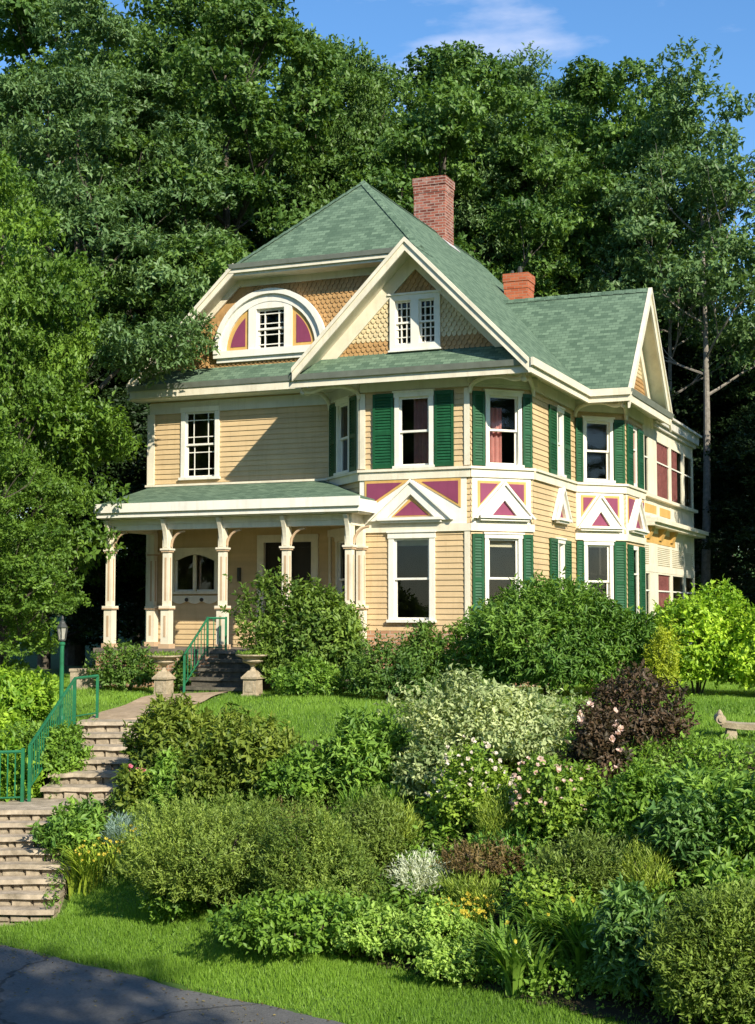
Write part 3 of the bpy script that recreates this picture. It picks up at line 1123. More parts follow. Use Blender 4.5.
# ---- shingled gable walls
def scallops(w, poly_in, z0, z1, a0, a1, band, holes, expo=0.105, wd=0.115):
    mb = MB()
    k = 0
    z = z0
    while z < z1:
        off = (k % 2) * wd / 2
        n = int((a1 - a0) / wd) + 2
        mi = band(k)
        for j in range(n):
            c = a0 + off + j * wd
            if not poly_in(c, z + expo * 0.9):
                continue
            if holes(c, z):
                continue
            hw_ = wd / 2 - 0.006
            ex = z - random.uniform(-0.004, 0.004)
            pts = [(c - hw_, z + expo + 0.03), (c - hw_, ex + 0.055), (c - hw_ * 0.62, ex + 0.012), (c, ex - 0.004), (c + hw_ * 0.62, ex + 0.012), (c + hw_, ex + 0.055), (c + hw_, z + expo + 0.03)]
            oo = [0.004, 0.024, 0.030, 0.032, 0.030, 0.024, 0.004]
            fr_ = [w.at(p[0], p[1], oo[i]) for i, p in enumerate(pts)]
            bk = [w.at(p[0], p[1], oo[i] - 0.016) for i, p in enumerate(pts)]
            mb.hexa(bk, fr_, mi)
        z += expo
        k += 1
    return mb


# main gable
AC, AZ, AR = 3.22, 7.62, 1.40    # arched window centre on the wall, sill height, radius
mb = scallops(W_main, lambda a, z: (z - 6.5) < (a - 0.05) * 0.937 + 0.25 and (a < 7.0), 7.25, 9.2, 0.0, 7.2,
              lambda k: 0, lambda a, z: abs(a - AC) < AR - 0.05 and AZ - 0.2 < z < AZ - 0.02 + math.sqrt(max(0, (AR - 0.08) ** 2 - (a - AC) ** 2)))
tg = mb.build('gable_shingles', M['scallop_tan'], house)
mb = MB()
ha, hb = AC - 0.42, AC + 0.42
pl = lambda a: 6.62 + max(0, (a + 0.0) * 0.937)
cut = [(0.0, 6.9), (ha, 6.9), (ha, AZ + 1.1), (hb, AZ + 1.1), (hb, 6.9), (7.0, 6.9), (7.0, 9.35), (2.5, 9.35), (0.0, 7.0)]
mb.hexa([W_main.at(a, z, -0.12) for a, z in cut], [W_main.at(a, z, 0.0) for a, z in cut])
mb.build('gable_wall', M['scallop_tan'], house)
# the half-round window
mb = MB()
n = 24


def arc(r, k):
    return (AC - r * math.cos(PI * k / n), AZ + r * math.sin(PI * k / n))


for k in range(n):
    W_main.prism(mb, [arc(AR, k), arc(AR - 0.24, k), arc(AR - 0.24, k + 1), arc(AR, k + 1)][::-1], 0.0, 0.10)
    W_main.prism(mb, [arc(AR + 0.05, k), arc(AR - 0.07, k), arc(AR - 0.07, k + 1), arc(AR + 0.05, k + 1)][::-1], 0.04, 0.17)
W_main.box(mb, AC - AR - 0.06, AC + AR + 0.06, AZ - 0.10, AZ + 0.06, 0.0, 0.14)
W_main.box(mb, AC - AR, AC + AR, AZ - 0.20, AZ - 0.103, 0.0, 0.08)
for sg in (-1, 1):
    x0, x1 = sorted((AC + sg * 0.36, AC + sg * 0.56))
    W_main.box(mb, x0, x1, AZ + 0.06, AZ + 1.06, -0.10, 0.09)
W_main.prism(mb, [(AC - 0.56, AZ + 1.0), (AC + 0.56, AZ + 1.0), (AC + 0.4, AZ + 1.24), (AC - 0.4, AZ + 1.24)], -0.02, 0.088)
aw = mb.build('window', M['white'], house)
for sg in (-1, 1):
    mb = MB()
    g = MB()
    for tgt, r, inset, o1 in ((mb, 1.17, 0.56, 0.05), (g, 1.05, 0.66, 0.06)):
        pts = [(inset, 0.06 + (0.09 if tgt is g else 0))]
        a_end = math.acos(min(1, inset / r))
        a_st = math.asin((0.06 + (0.09 if tgt is g else 0)) / r)
        for k in range(11):
            th = a_st + (a_end - a_st) * k / 10
            pts.append((r * math.cos(th), r * math.sin(th)))
        pts = [(AC + sg * x, AZ + z) for x, z in pts]
        if sg < 0:
            pts = pts[::-1]
        W_main.prism(tgt, pts, 0.0, o1)
    mb.build('border', M['ochre'], aw)
    g.build('magenta_panel', M['magenta'], aw)
mb = MB()
i0, i1, j0, j1 = AC - 0.36, AC + 0.36, AZ + 0.06, AZ + 1.0
jm = (j0 + j1) / 2
W_main.ring(mb, i0, i1, j0, jm + 0.02, 0.045, -0.07, -0.03)
W_main.ring(mb, i0, i1, jm - 0.02, j1, 0.045, -0.028, 0.01)
for x in (0.25, 0.5, 0.75):
    c = i0 + (i1 - i0) * x
    if x == 0.5:
        continue
    W_main.box(mb, c - 0.012, c + 0.012, j0, j1, -0.05, -0.01)
for y in (0.12, 0.36, 0.64, 0.88):
    c = j0 + (j1 - j0) * y
    W_main.box(mb, i0, i1, c - 0.011, c + 0.011, -0.048, -0.012)
mb.build('sash', M['white'], aw)
mb = MB()
mb.face([W_main.at(i0 + 0.01, j0, -0.055), W_main.at(i1 - 0.01, j0, -0.055), W_main.at(i1 - 0.01, j1, -0.055), W_main.at(i0 + 0.01, j1, -0.055)])
mb.build('pane', M['glass'], aw)
mb = MB()
W_main.box(mb, 2.3, 4.3, 7.0, 9.0, -1.3, -1.2)
mb.build('attic_wall', M['dark'], house)

# bay gable: paired small windows, bands of shingles
mb = MB()
BA = BR + 2.48
w0, w1, wz0, wz1 = BA - 0.58, BA + 0.56, 7.16, 8.34
cut = [(BA - 2.35, 7.0), (w0 + 0.1, 7.0), (w0 + 0.1, wz1 - 0.1), (w1 - 0.1, wz1 - 0.1), (w1 - 0.1, 7.0), (BA + 2.35, 7.0), (BA, 9.3)]
mb.hexa([W_bay.at(a, z, -0.1) for a, z in cut], [W_bay.at(a, z, 0.0) for a, z in cut])
mb.build('gable_wall', M['scallop_tan'], house)
mb = scallops(W_bay, lambda a, z: z < 9.22 - abs(a - BA), 7.08, 9.1, BA - 2.3, BA + 2.3,
              lambda k: 0 if k < 3 or 6 <= k < 8 and k == 99 else (1 if k < 12 else 0), lambda a, z: w0 < a < w1 and z < wz1 - 0.05, 0.10, 0.115)
mb.build('gable_shingles', [M['scallop_tan'], M['scallop_cream']], house)
mb = MB()
W_bay.ring(mb, w0, w1, wz0, wz1, 0.12, -0.1, 0.07)
W_bay.box(mb, BA - 0.10, BA + 0.08, wz0 + 0.12, wz1 - 0.12, -0.1, 0.068)
W_bay.box(mb, w0 - 0.04, w1 + 0.04, wz1, wz1 + 0.04, 0.0, 0.1)
W_bay.box(mb, w0 - 0.03, w1 + 0.03, wz0 - 0.04, wz0 - 0.002, 0.0, 0.1)
gwn = mb.build('window', M['white'], house)
mb = MB()
gp = MB()
for i0, i1 in ((w0 + 0.12, BA - 0.10), (BA + 0.08, w1 - 0.12)):
    j0, j1 = wz0 + 0.12, wz1 - 0.12
    jm = (j0 + j1) / 2
    W_bay.ring(mb, i0, i1, j0, jm + 0.02, 0.04, -0.07, -0.03)
    W_bay.ring(mb, i0, i1, jm - 0.02, j1, 0.04, -0.028, 0.01)
    for x in (0.33, 0.67):
        c = i0 + (i1 - i0) * x
        W_bay.box(mb, c - 0.011, c + 0.011, j0, j1, -0.05, -0.01)
    for y in (0.17, 0.36, 0.64, 0.83):
        c = j0 + (j1 - j0) * y
        W_bay.box(mb, i0, i1, c - 0.01, c + 0.01, -0.048, -0.012)
    gp.face([W_bay.at(i0 + 0.01, j0, -0.055), W_bay.at(i1 - 0.01, j0, -0.055), W_bay.at(i1 - 0.01, j1, -0.055), W_bay.at(i0 + 0.01, j1, -0.055)])
mb.build('sash', M['white'], gwn)
gp.build('pane', M['glass'], gwn)
mb = MB()
W_bay.box(mb, 0.3, 2.0, 7.0, 8.35, -0.5, -0.4)
mb.build('attic_wall', M['dark'], house)
# side gable wall
mb = MB()
W_s = Wall((1.98, 4.05), (0, 1), 4.8)
cut = [(0.3, 6.75), (4.5, 6.75), (2.4, 9.3)]
mb.hexa([W_s.at(a, z, -0.1) for a, z in cut], [W_s.at(a, z, 0.0) for a, z in cut])
mb.build('gable_wall', M['scallop_tan'], house)
mb = scallops(W_s, lambda a, z: z < 9.3 - abs(a - 2.4) * 1.2 and abs(a - 2.4) < 1.9, 7.0, 9.1, 0.2, 4.6,
              lambda k: 0 if k < 4 else 1, lambda a, z: False)
mb.build('gable_shingles', [M['scallop_tan'], M['scallop_cream']], house)

# ---- scroll brackets under the overhanging corners
def bracket(pts, r=0.05):
    mb = MB()
    P = [Vector(p) for p in pts]
    sm = []
    for i in range(len(P) - 1):
        for k in range(6):
            t_ = k / 6
            p0, p1, p2, p3 = P[max(i - 1, 0)], P[i], P[i + 1], P[min(i + 2, len(P) - 1)]
            sm.append(0.5 * ((2 * p1) + (p2 - p0) * t_ + (2 * p0 - 5 * p1 + 4 * p2 - p3) * t_ * t_ + (3 * p1 - p0 - 3 * p2 + p3) * t_ ** 3))
    sm.append(P[-1])
    mb.tube(sm, r, 8)
    mb.build('scroll_bracket', M['cream'], house, smooth=True)


for (au, av), (bu, bv), (cu, cv) in (((0.0, -0.03), (1.06, 1.03), (1.25, -0.30)), ((-3.78, 1.27), (-2.5, -0.03), (-3.72, -0.3)), ((1.06, 4.45), (2.05, 5.45), (2.25, 4.25))):
    for pu, pv in ((au, av), (bu, bv)):
        dx, dy = cu - pu, cv - pv
        f_ = lambda k: (pu + dx * k, pv + dy * k)
        bracket([(*f_(0.0), 6.16), (*f_(0.06), 6.34), (*f_(0.3), 6.45), (*f_(0.6), 6.44), (*f_(0.8), 6.36), (*f_(0.93), 6.36), (*f_(0.97), 6.46), (*f_(0.9), 6.53)])
    mb = MB()
    mb.lathe(cu, cv, [(0.01, 6.28), (0.05, 6.31), (0.06, 6.36), (0.03, 6.40), (0.05, 6.45), (0.05, 6.56)], 10)
    mb.build('pendant', M['grey_white'], house, smooth=True)
# grey valance boards in the shade above the cutaway windows
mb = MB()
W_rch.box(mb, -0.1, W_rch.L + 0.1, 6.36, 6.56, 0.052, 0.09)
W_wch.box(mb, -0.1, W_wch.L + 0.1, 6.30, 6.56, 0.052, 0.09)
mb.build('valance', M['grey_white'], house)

# ---- chimneys
def chimney(u0, u1, v0, v1, z0, z1, mat, pots=False):
    mb = MB()
    mb.box(u0, u1, v0, v1, z0, z1 - 0.42)
    mb.box(u0 - 0.012, u1 + 0.012, v0 - 0.012, v1 + 0.012, z1 - 0.418, z1 - 0.22)
    mb.box(u0 - 0.03, u1 + 0.03, v0 - 0.03, v1 + 0.03, z1 - 0.218, z1)
    c = mb.build('chimney', mat, roof)
    return c


chimney(-4.17, -3.28, 7.6, 8.3, 10.6, 13.32, M['brick'])
chimney(-1.98, -1.32, 8.7, 9.3, 9.0, 10.74, M['brick_orange'])
mb = MB()
mb.lathe(-1.62, 9.0, [(0.07, 10.7), (0.07, 10.93), (0.05, 10.94), (0.05, 10.98)], 8)
mb.lathe(-1.82, 8.95, [(0.05, 10.7), (0.05, 10.86), (0.03, 10.87), (0.03, 10.88)], 8)
mb.build('flue_pipe', M['iron'], roof)
mb = MB()
mb.hexa([(-3.31, 7.50, zR(-3.31) + 0.016), (-3.12, 7.5, zR(-3.12) + 0.016), (-3.12, 8.4, zR(-3.12) + 0.016), (-3.31, 8.4, zR(-3.31) + 0.016)],
        [(-3.31, 7.50, zR(-3.31) + 0.03), (-3.12, 7.5, zR(-3.12) + 0.03), (-3.12, 8.4, zR(-3.12) + 0.03), (-3.31, 8.4, zR(-3.31) + 0.03)])
mb.build('flashing', M['lead'], roof)

# ---- porch (part) with its own pieces
PF = -0.6
PE = -0.93
mb = MB()
mb.box(-8.62, -2.2, PE + 0.10, MAINV - 0.06, 0.70, 0.80)
mb.box(-8.55, -2.3, PE + 0.16, MAINV - 0.08, -0.3, 0.697)
porch = mb.build('porch', M['floorboard'], house)
mb = MB()
mb.box(-8.56, -5.45, PE + 0.115, PE + 0.155, -0.3, 0.69)
mb.build('porch_base', M['brick_base'], porch)
mb = MB()
ph = 4.58
roofpoly(mb, [(-8.5, PE, 3.99), (-2.13, PE, 3.99), (-3.98, MAINV + 0.03, ph), (-8.44, MAINV + 0.03, ph)], 0.05)
roofpoly(mb, [(-2.13, PE, 3.99), (-2.13, 0.15, 3.99), (-3.98, MAINV + 0.03, ph)], 0.05)
mb.build('porch_roof', M['roof'], porch)
mb = MB()
mb.box(-8.5, -2.12, PE - 0.03, PE + 0.02, 3.69, 3.95)
mb.box(-8.53, -2.08, PE - 0.085, PE - 0.032, 3.80, 4.0)
mb.box(-2.14, -2.09, PE + 0.025, 0.0, 3.69, 3.95)
mb.box(-8.52, -8.46, PE + 0.025, MAINV - 0.05, 3.69, 3.95)
mb.build('porch_fascia', M['white'], porch)
mb = MB()
mb.box(-8.45, -2.15, PE + 0.03, MAINV - 0.06, 3.66, 3.70)
mb.box(-8.43, -2.38, PF - 0.09, PF + 0.09, 3.42, 3.657)
mb.box(-8.43, -2.38, PF - 0.115, PF - 0.093, 3.54, 3.656)
mb.box(-8.43, -8.25, PF + 0.095, MAINV - 0.05, 3.42, 3.656)
mb.box(-2.56, -2.38, PF + 0.095, -0.05, 3.42, 3.656)
mb.build('porch_beam', M['cream'], porch)


def column(u, v, zb=0.80, half=False):
    mb = MB()
    sq = lambda r, z0, z1, mi=0: mb.box(u - r, u + r, v - r, v + r, z0, z1, mi)
    sq(0.135, zb, zb + 0.10, 1)
    sq(0.100, zb + 0.10, zb + 0.86)
    sq(0.135, zb + 0.86, zb + 0.89, 1)
    sq(0.132, zb + 0.89, zb + 0.935, 0)
    sq(0.076, zb + 0.935, zb + 2.12)
    sq(0.104, zb + 2.12, zb + 2.16, 1)
    sq(0.122, zb + 2.16, zb + 2.20)
    sq(0.080, zb + 2.20, zb + 2.66)
    # sunk peach panels on the faces
    for sg in (-1, 1):
        y0, y1 = sorted((v + sg * 0.0765, v + sg * 0.081))
        mb.box(u - 0.024, u + 0.024, y0, y1, zb + 1.05, zb + 2.0, 1)
        mb.box(u - 0.028, u + 0.028, *sorted((v + sg * 0.1015, v + sg * 0.106)), zb + 0.25, zb + 0.72, 1)
        mb.box(*sorted((u + sg * 0.0765, u + sg * 0.081)), v - 0.022, v + 0.022, zb + 1.05, zb + 2.0, 1)
    c = mb.build('porch_column', [M['cream'], M['peach']], porch)
    if half:
        return
    # curved consoles to the front and to the side
    mb = MB()
    n = 7
    prof = [(0.088 + 0.19 * (k / n) ** 2.2, zb + 2.22 + 0.62 * k / n) for k in range(n + 1)]
    for i in range(n):
        (o0, z0), (o1, z1) = prof[i], prof[i + 1]
        mb.hexa([(u - 0.045, v - o0, z0), (u + 0.045, v - o0, z0), (u + 0.045, v - 0.082, z0), (u - 0.045, v - 0.082, z0)],
                [(u - 0.045, v - o1, z1), (u + 0.045, v - o1, z1), (u + 0.045, v - 0.082, z1), (u - 0.045, v - 0.082, z1)])
    mb.build('porch_bracket', M['cream'], porch)
    mb = MB()
    for sg in (1,):
        pts = [(u + sg * (0.10 + 0.34 * (1 - math.cos(PI / 2 * k / 8))), v, zb + 2.24 + 0.34 * math.sin(PI / 2 * k / 8)) for k in range(9)]
        mb.tube(pts, 0.028, 6)
    mb.build('porch_bracket', M['peach'], porch)


for u in (-8.34, -6.87, -5.48, -3.94, -2.47):
    column(u, PF)
column(-2.42, -0.13, half=True)
column(-8.30, MAINV - 0.16, half=True)

# ---- curtains and blinds inside
drape(W_bay, 1.16, 1.52, 4.72, 6.12, -0.16, M['curtain_pink'], 'faded pink curtain in the upper window of the front bay')
drape(W_rch, 0.44, 0.80, 4.72, 5.9, -0.16, M['curtain_pink'], 'pink curtain in the upper window of the sunny cutaway corner')
drape(W_bay, 0.78, 1.58, 3.0, 3.15, -0.14, M['blind'], 'rolled cream blind at the top of the ground floor bay window', 0.002)
drape(W_rch, 0.40, 1.09, 2.96, 3.12, -0.14, M['blind'], 'rolled cream blind in the ground floor corner window between two shutters', 0.002)
drape(W_wing, 0.84, 1.20, 4.75, 6.0, -0.06, M['curtain_pink'], 'pink curtain in the narrow upper window beneath the side gable')
drape(W_add, 1.7, 3.3, 4.64, 6.04, -0.035, M['curtain_red'], 'dark red curtain filling the wide upper window of the sun porch', 0.026, 0.27)
drape(W_add, 3.9, 4.5, 4.64, 6.04, -0.035, M['curtain_red'], 'narrow red curtain in the farther upper window of the sun porch', 0.026, 0.27)
drape(W_add, 1.7, 3.3, 1.44, 2.58, -0.035, M['curtain_red'], 'dark red curtain in the wide lower window of the sun porch', 0.026, 0.27)

# ================================================================== STEPS, RAILS, ORNAMENTS
# dark porch steps
def P(u, v, z):
    return tuple(hw(u, v, z))


ps = empty('porch_steps', hw(-4.6, -2.0, 0), -HA)
tag(ps, 'short flight of dark mossy stone steps up to the porch', 'steps')
NS = 5
for k in range(NS):
    z1 = 0.78 - k * 0.175
    v1 = -0.83 - k * 0.33
    mb = MB()
    j = lambda: random.uniform(-0.02, 0.02)
    u0, u1 = -0.72 - 0.03 * k, 0.80 + 0.03 * k
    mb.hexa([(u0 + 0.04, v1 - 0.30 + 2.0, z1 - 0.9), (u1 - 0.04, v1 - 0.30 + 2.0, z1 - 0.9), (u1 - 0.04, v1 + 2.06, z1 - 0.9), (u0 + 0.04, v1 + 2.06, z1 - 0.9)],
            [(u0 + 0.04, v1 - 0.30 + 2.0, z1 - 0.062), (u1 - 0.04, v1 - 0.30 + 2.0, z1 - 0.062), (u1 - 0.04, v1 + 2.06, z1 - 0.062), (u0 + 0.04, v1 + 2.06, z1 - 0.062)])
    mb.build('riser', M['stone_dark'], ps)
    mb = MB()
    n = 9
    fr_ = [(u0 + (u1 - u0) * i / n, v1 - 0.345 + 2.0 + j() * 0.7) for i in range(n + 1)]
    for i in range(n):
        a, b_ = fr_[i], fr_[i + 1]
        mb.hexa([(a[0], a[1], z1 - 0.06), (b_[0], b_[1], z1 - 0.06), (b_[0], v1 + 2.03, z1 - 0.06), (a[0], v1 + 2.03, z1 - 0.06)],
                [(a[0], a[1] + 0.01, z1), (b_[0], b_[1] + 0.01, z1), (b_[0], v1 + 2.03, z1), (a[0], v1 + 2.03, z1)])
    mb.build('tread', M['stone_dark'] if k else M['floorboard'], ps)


def rail(name, label, runs, posts, bal, mat='rail', group=None, brace=None):
    """runs: list of polylines for the bars; posts: (x, y, z0, z1); bal: thin uprights"""
    r = empty(name, (posts[0][0], posts[0][1], posts[0][2]))
    tag(r, label, 'handrail', group)
    o = Vector(r.location)
    for pl_, rad in runs:
        mb = MB()
        mb.tube([Vector(p) - o for p in pl_], rad, 6)
        mb.build('rail_bar', M[mat], r)
    for x, y, z0, z1 in posts:
        mb = MB()
        s = 0.024
        p = Vector((x, y, 0)) - o
        mb.box(p.x - s, p.x + s, p.y - s, p.y + s, p.z + z0 - 0.1, p.z + z1)
        mb.build('rail_post', M[mat], r)
    for x, y, z0, z1 in bal:
        mb = MB()
        s = 0.009
        p = Vector((x, y, 0)) - o
        mb.box(p.x - s, p.x + s, p.y - s, p.y + s, p.z + z0, p.z + z1)
        mb.build('baluster', M[mat], r)
    return r


# porch rail on the left of the dark steps
ru = -5.08
A = hw(-5.22, -0.92, 1.47)
B = hw(-5.5, -1.22, 1.47)
Cc = hw(-5.27, -2.58, 0.74)
lo = Vector((0, 0, -0.62))
bal = []
for k in range(1, 7):
    p = B.lerp(Cc, k / 7)
    bal.append((p.x, p.y, p.z - 0.66, p.z))
for k in (1, 2):
    p = A.lerp(B, k / 3)
    bal.append((p.x, p.y, p.z - 0.62, p.z))
rail('porch_handrail', 'green iron handrail sloping down the left side of the dark porch steps',
     [([A, B, Cc], 0.024), ([A + lo, B + lo, Cc + lo], 0.014)],
     [(A.x, A.y, 0.80, 1.5), (B.x, B.y, 0.75, 1.5), (Cc.x, Cc.y, -0.05, 0.72)], bal)

# garden stairs
GX0 = -5.2
gs = empty('garden_stairs', (-4.7, 25.3, -0.3))
tag(gs, 'two flights of pale stone stairs climbing the bank to the lawn', 'stairs')
go = Vector(gs.location)


def stair(y, ztop, x0, x1, run, rise):
    n = 10
    mb = MB()
    fr_ = [(x0 + (x1 - x0) * i / n, y + random.uniform(-0.018, 0.018)) for i in range(n + 1)]
    dz = [random.uniform(-0.006, 0.006) for _ in range(n + 1)]
    for i in range(n):
        a, b_ = fr_[i], fr_[i + 1]
        mb.hexa([(a[0] - go.x, a[1] - go.y, ztop - 0.062 - go.z + dz[i]), (b_[0] - go.x, b_[1] - go.y, ztop - 0.062 - go.z + dz[i + 1]), (b_[0] - go.x, y + run + 0.05 - go.y, ztop - 0.062 - go.z), (a[0] - go.x, y + run + 0.05 - go.y, ztop - 0.062 - go.z)],
                [(a[0] - go.x, a[1] + 0.014 - go.y, ztop - go.z + dz[i]), (b_[0] - go.x, b_[1] + 0.014 - go.y, ztop - go.z + dz[i + 1]), (b_[0] - go.x, y + run + 0.05 - go.y, ztop - go.z), (a[0] - go.x, y + run + 0.05 - go.y, ztop - go.z)])
    mb.build('tread', M['stone_pale'], gs)
    mb = MB()
    x = x0 + 0.02
    while x < x1 - 0.05:
        w_ = min(random.uniform(0.10, 0.34), x1 - 0.02 - x)
        d = random.uniform(0.05, 0.09)
        e = 0.015
        zz0, zz1 = ztop - rise - 0.02, ztop - 0.064
        for a, b_ in (((x + 0.01, zz0), (x + w_ - 0.01, zz1)),):
            mb.hexa([(a[0] - go.x, y + d + 0.03 - go.y, a[1] - go.z), (b_[0] - go.x, y + d + 0.03 - go.y, a[1] - go.z), (b_[0] - go.x, y + d + 0.03 - go.y, b_[1] - go.z), (a[0] - go.x, y + d + 0.03 - go.y, b_[1] - go.z)],
                    [(a[0] + e - go.x, y + d - go.y, a[1] + e - go.z), (b_[0] - e - go.x, y + d - go.y, a[1] + e - go.z), (b_[0] - e - go.x, y + d - go.y, b_[1] - e - go.z), (a[0] + e - go.x, y + d - go.y, b_[1] - e - go.z)])
        x += w_
    mb.box(x0 + 0.02 - go.x, x1 - 0.02 - go.x, y + 0.11 - go.y, y + run + 0.1 - go.y, ztop - rise - 0.5 - go.z, ztop - 0.066 - go.z)
    mb.build('riser', M['stone_block'], gs)


yy, zz = 25.3, -0.30
stair(yy, zz, -5.22, -3.80, 0.55, 0.17)
for k in range(5):
    yy -= 0.46
    zz -= 0.17
    stair(yy, zz, -5.25 - 0.01 * k, -3.82 - 0.04 * k, 0.46, 0.17)
yl = 21.65
stair(yl, -1.32, -8.0, -4.22, yy - yl, 0.155)
yy, zz = yl, -1.32
for k in range(7):
    yy -= 0.275
    zz -= 0.152
    stair(yy, zz, -8.0, -4.24 - 0.015 * k, 0.275, 0.152)

# path from the stairs to the porch steps
mb = MB()
pc = [(-4.52, 25.7), (-4.45, 26.6), (-4.2, 27.6), (-3.95, 28.6), (-3.65, 29.2)]
for i in range(len(pc) - 1):
    for k in range(4):
        f0, f1 = k / 4, (k + 1) / 4
        L = lambda f_: (pc[i][0] + (pc[i + 1][0] - pc[i][0]) * f_, pc[i][1] + (pc[i + 1][1] - pc[i][1]) * f_)
        p, q = L(f0), L(f1)
        mb.face([(p[0] - 0.68, p[1], gzf(p[0] - 0.68, p[1]) + 0.06), (p[0] + 0.68, p[1], gzf(p[0] + 0.68, p[1]) + 0.06),
                 (q[0] + 0.68, q[1], gzf(q[0] + 0.68, q[1]) + 0.06), (q[0] - 0.68, q[1], gzf(q[0] - 0.68, q[1]) + 0.06)])
tag(mb.build('path', M['path']), kind='structure')

# rails of the garden stairs
T0 = Vector((-5.02, 26.15, 0.46))
T1 = Vector((-5.30, 25.55, 0.44))
T2 = Vector((-5.38, 22.65, -0.46))
lo = Vector((0, 0, -0.66))
bal = []
for k in range(1, 21):
    p = T1.lerp(T2, k / 21)
    bal.append((p.x, p.y, p.z - 0.66, p.z))
rail('stair_handrail', 'green iron handrail sloping down beside the upper flight of stone stairs',
     [([T0, T1, T2], 0.028), ([T0 + lo, T1 + lo, T2 + lo], 0.014)],
     [(T0.x, T0.y, -0.3, 0.46), (T1.x, T1.y, -0.32, 0.44), (T2.x, T2.y, -1.32, -0.46)], bal, group='green handrails of the garden stairs')
L0 = Vector((-5.48, 22.62, -0.55))
L1 = Vector((-8.0, 22.45, -0.62))
lo = Vector((0, 0, -0.70))
bal = []
for k in range(1, 22):
    p = L0.lerp(L1, k / 22)
    bal.append((p.x, p.y, p.z - 0.70, p.z))
rail('landing_rail', 'low level green railing along the back of the stone landing', [([L0, L1], 0.026), ([L0 + lo, L1 + lo], 0.014)],
     [(L0.x, L0.y, -1.32, -0.5), (L1.x, L1.y, -1.32, -0.56)], bal, group='green handrails of the garden stairs')

# lamp post
lp = empty('lamp_post', (-5.72, 26.4, gzf(-5.72, 26.4)))
tag(lp, 'slim green lamp post with a small glass lantern on the lawn', 'lamp post')
mb = MB()
mb.lathe(0, 0, [(0.075, 0), (0.075, 0.1), (0.05, 0.16), (0.042, 0.3), (0.038, 1.42), (0.055, 1.44), (0.055, 1.47), (0.03, 1.49)], 12)
mb.build('post', M['rail'], lp, smooth=False)
mb = MB()
mb.lathe(0, 0, [(0.04, 1.49), (0.068, 1.51), (0.068, 1.525), (0.06, 1.53)], 6)
mb.lathe(0, 0, [(0.10, 1.74), (0.104, 1.755), (0.06, 1.82), (0.05, 1.85), (0.02, 1.88), (0.03, 1.91), (0.008, 1.96)], 6)
for a in range(6):
    th = 2 * PI * (a + 0.5) / 6
    mb.tube([(0.062 * math.cos(th), 0.062 * math.sin(th), 1.52), (0.097 * math.cos(th), 0.097 * math.sin(th), 1.745)], 0.008, 4)
mb.build('lantern_frame', M['iron'], lp)
m, t, b = base_mat('frosted_lantern_glass', 0.25, 0.5)
b.inputs['Base Color'].default_value = (0.62, 0.60, 0.52, 1)
b.inputs['Transmission Weight'].default_value = 0.5
mb = MB()
mb.lathe(0, 0, [(0.055, 1.532), (0.086, 1.735)], 6)
mb.build('lantern_glass', m, lp)


# stone urns
def urn(u, v, label):
    p = hw(u, v)
    p.z = gzf(p.x, p.y) - 0.03
    e = empty('garden_urn', p, -HA)
    tag(e, label, 'urn', 'stone urns at the porch steps')
    mb = MB()

    def sq(r0, r1, z0, z1):
        mb.hexa([(-r0, -r0, z0), (r0, -r0, z0), (r0, r0, z0), (-r0, r0, z0)], [(-r1, -r1, z1), (r1, -r1, z1), (r1, r1, z1), (-r1, r1, z1)])
    sq(0.17, 0.17, 0.0, 0.08)
    sq(0.145, 0.14, 0.08, 0.38)
    sq(0.175, 0.175, 0.38, 0.42)
    sq(0.165, 0.07, 0.42, 0.54)
    for sg in (-1, 1):
        y0, y1 = sorted((sg * 0.142, sg * 0.155))
        mb.box(-0.09, 0.09, y0, y1, 0.13, 0.33)
    mb.build('pedestal', M['urn'], e)
    mb = MB()
    mb.lathe(0, 0, [(0.08, 0.535), (0.05, 0.57), (0.045, 0.62), (0.07, 0.66), (0.18, 0.70), (0.22, 0.73), (0.20, 0.755), (0.22, 0.79), (0.34, 0.835), (0.345, 0.86), (0.31, 0.862), (0.28, 0.83), (0.02, 0.82)], 20)
    mb.build('bowl', M['urn'], e, smooth=False)
    return e, p


urnL, urnLp = urn(-5.62, -2.8, 'weathered stone urn left of the porch steps, beside the green handrail')
urnR, urnRp = urn(-3.62, -2.75, 'weathered stone urn right of the porch steps, against the big rounded shrub')

# low stone garden bench with scrolled ends
bx, by = place(745, 20.5), 20.5
bs = empty('garden_bench', (bx, by, gzf(bx, by) - 0.08), R(-8))
tag(bs, 'low curved pale stone bench with scrolled ends on the right lawn', 'stone bench')
mb = MB()
n = 14
for i in range(n):
    def q(k):
        x = -0.36 + 0.85 * k / n
        s_ = 0.035 * math.cos(PI * (k / n - 0.5))
        return x, s_
    x0, s0 = q(i)
    x1, s1 = q(i + 1)
    mb.hexa([(x0, -0.17, 0.25 - s0), (x1, -0.17, 0.25 - s1), (x1, 0.17, 0.25 - s1), (x0, 0.17, 0.25 - s0)],
            [(x0, -0.19, 0.33 - s0), (x1, -0.19, 0.33 - s1), (x1, 0.19, 0.33 - s1), (x0, 0.19, 0.33 - s0)])
mb.build('seat', M['urn'], bs)
for x in (-0.37, 0.50):
    mb = MB()
    mb.tube([(x, -0.2, 0.36), (x, 0.2, 0.36)], 0.07, 12)
    mb.tube([(x, -0.22, 0.36), (x, -0.2, 0.36)], 0.035, 10)
    mb.lathe(x, 0.0, [(0.05, 0.40), (0.04, 0.44), (0.02, 0.47), (0.0, 0.49)], 10)
    mb.build('scroll_end', M['urn'], bs)
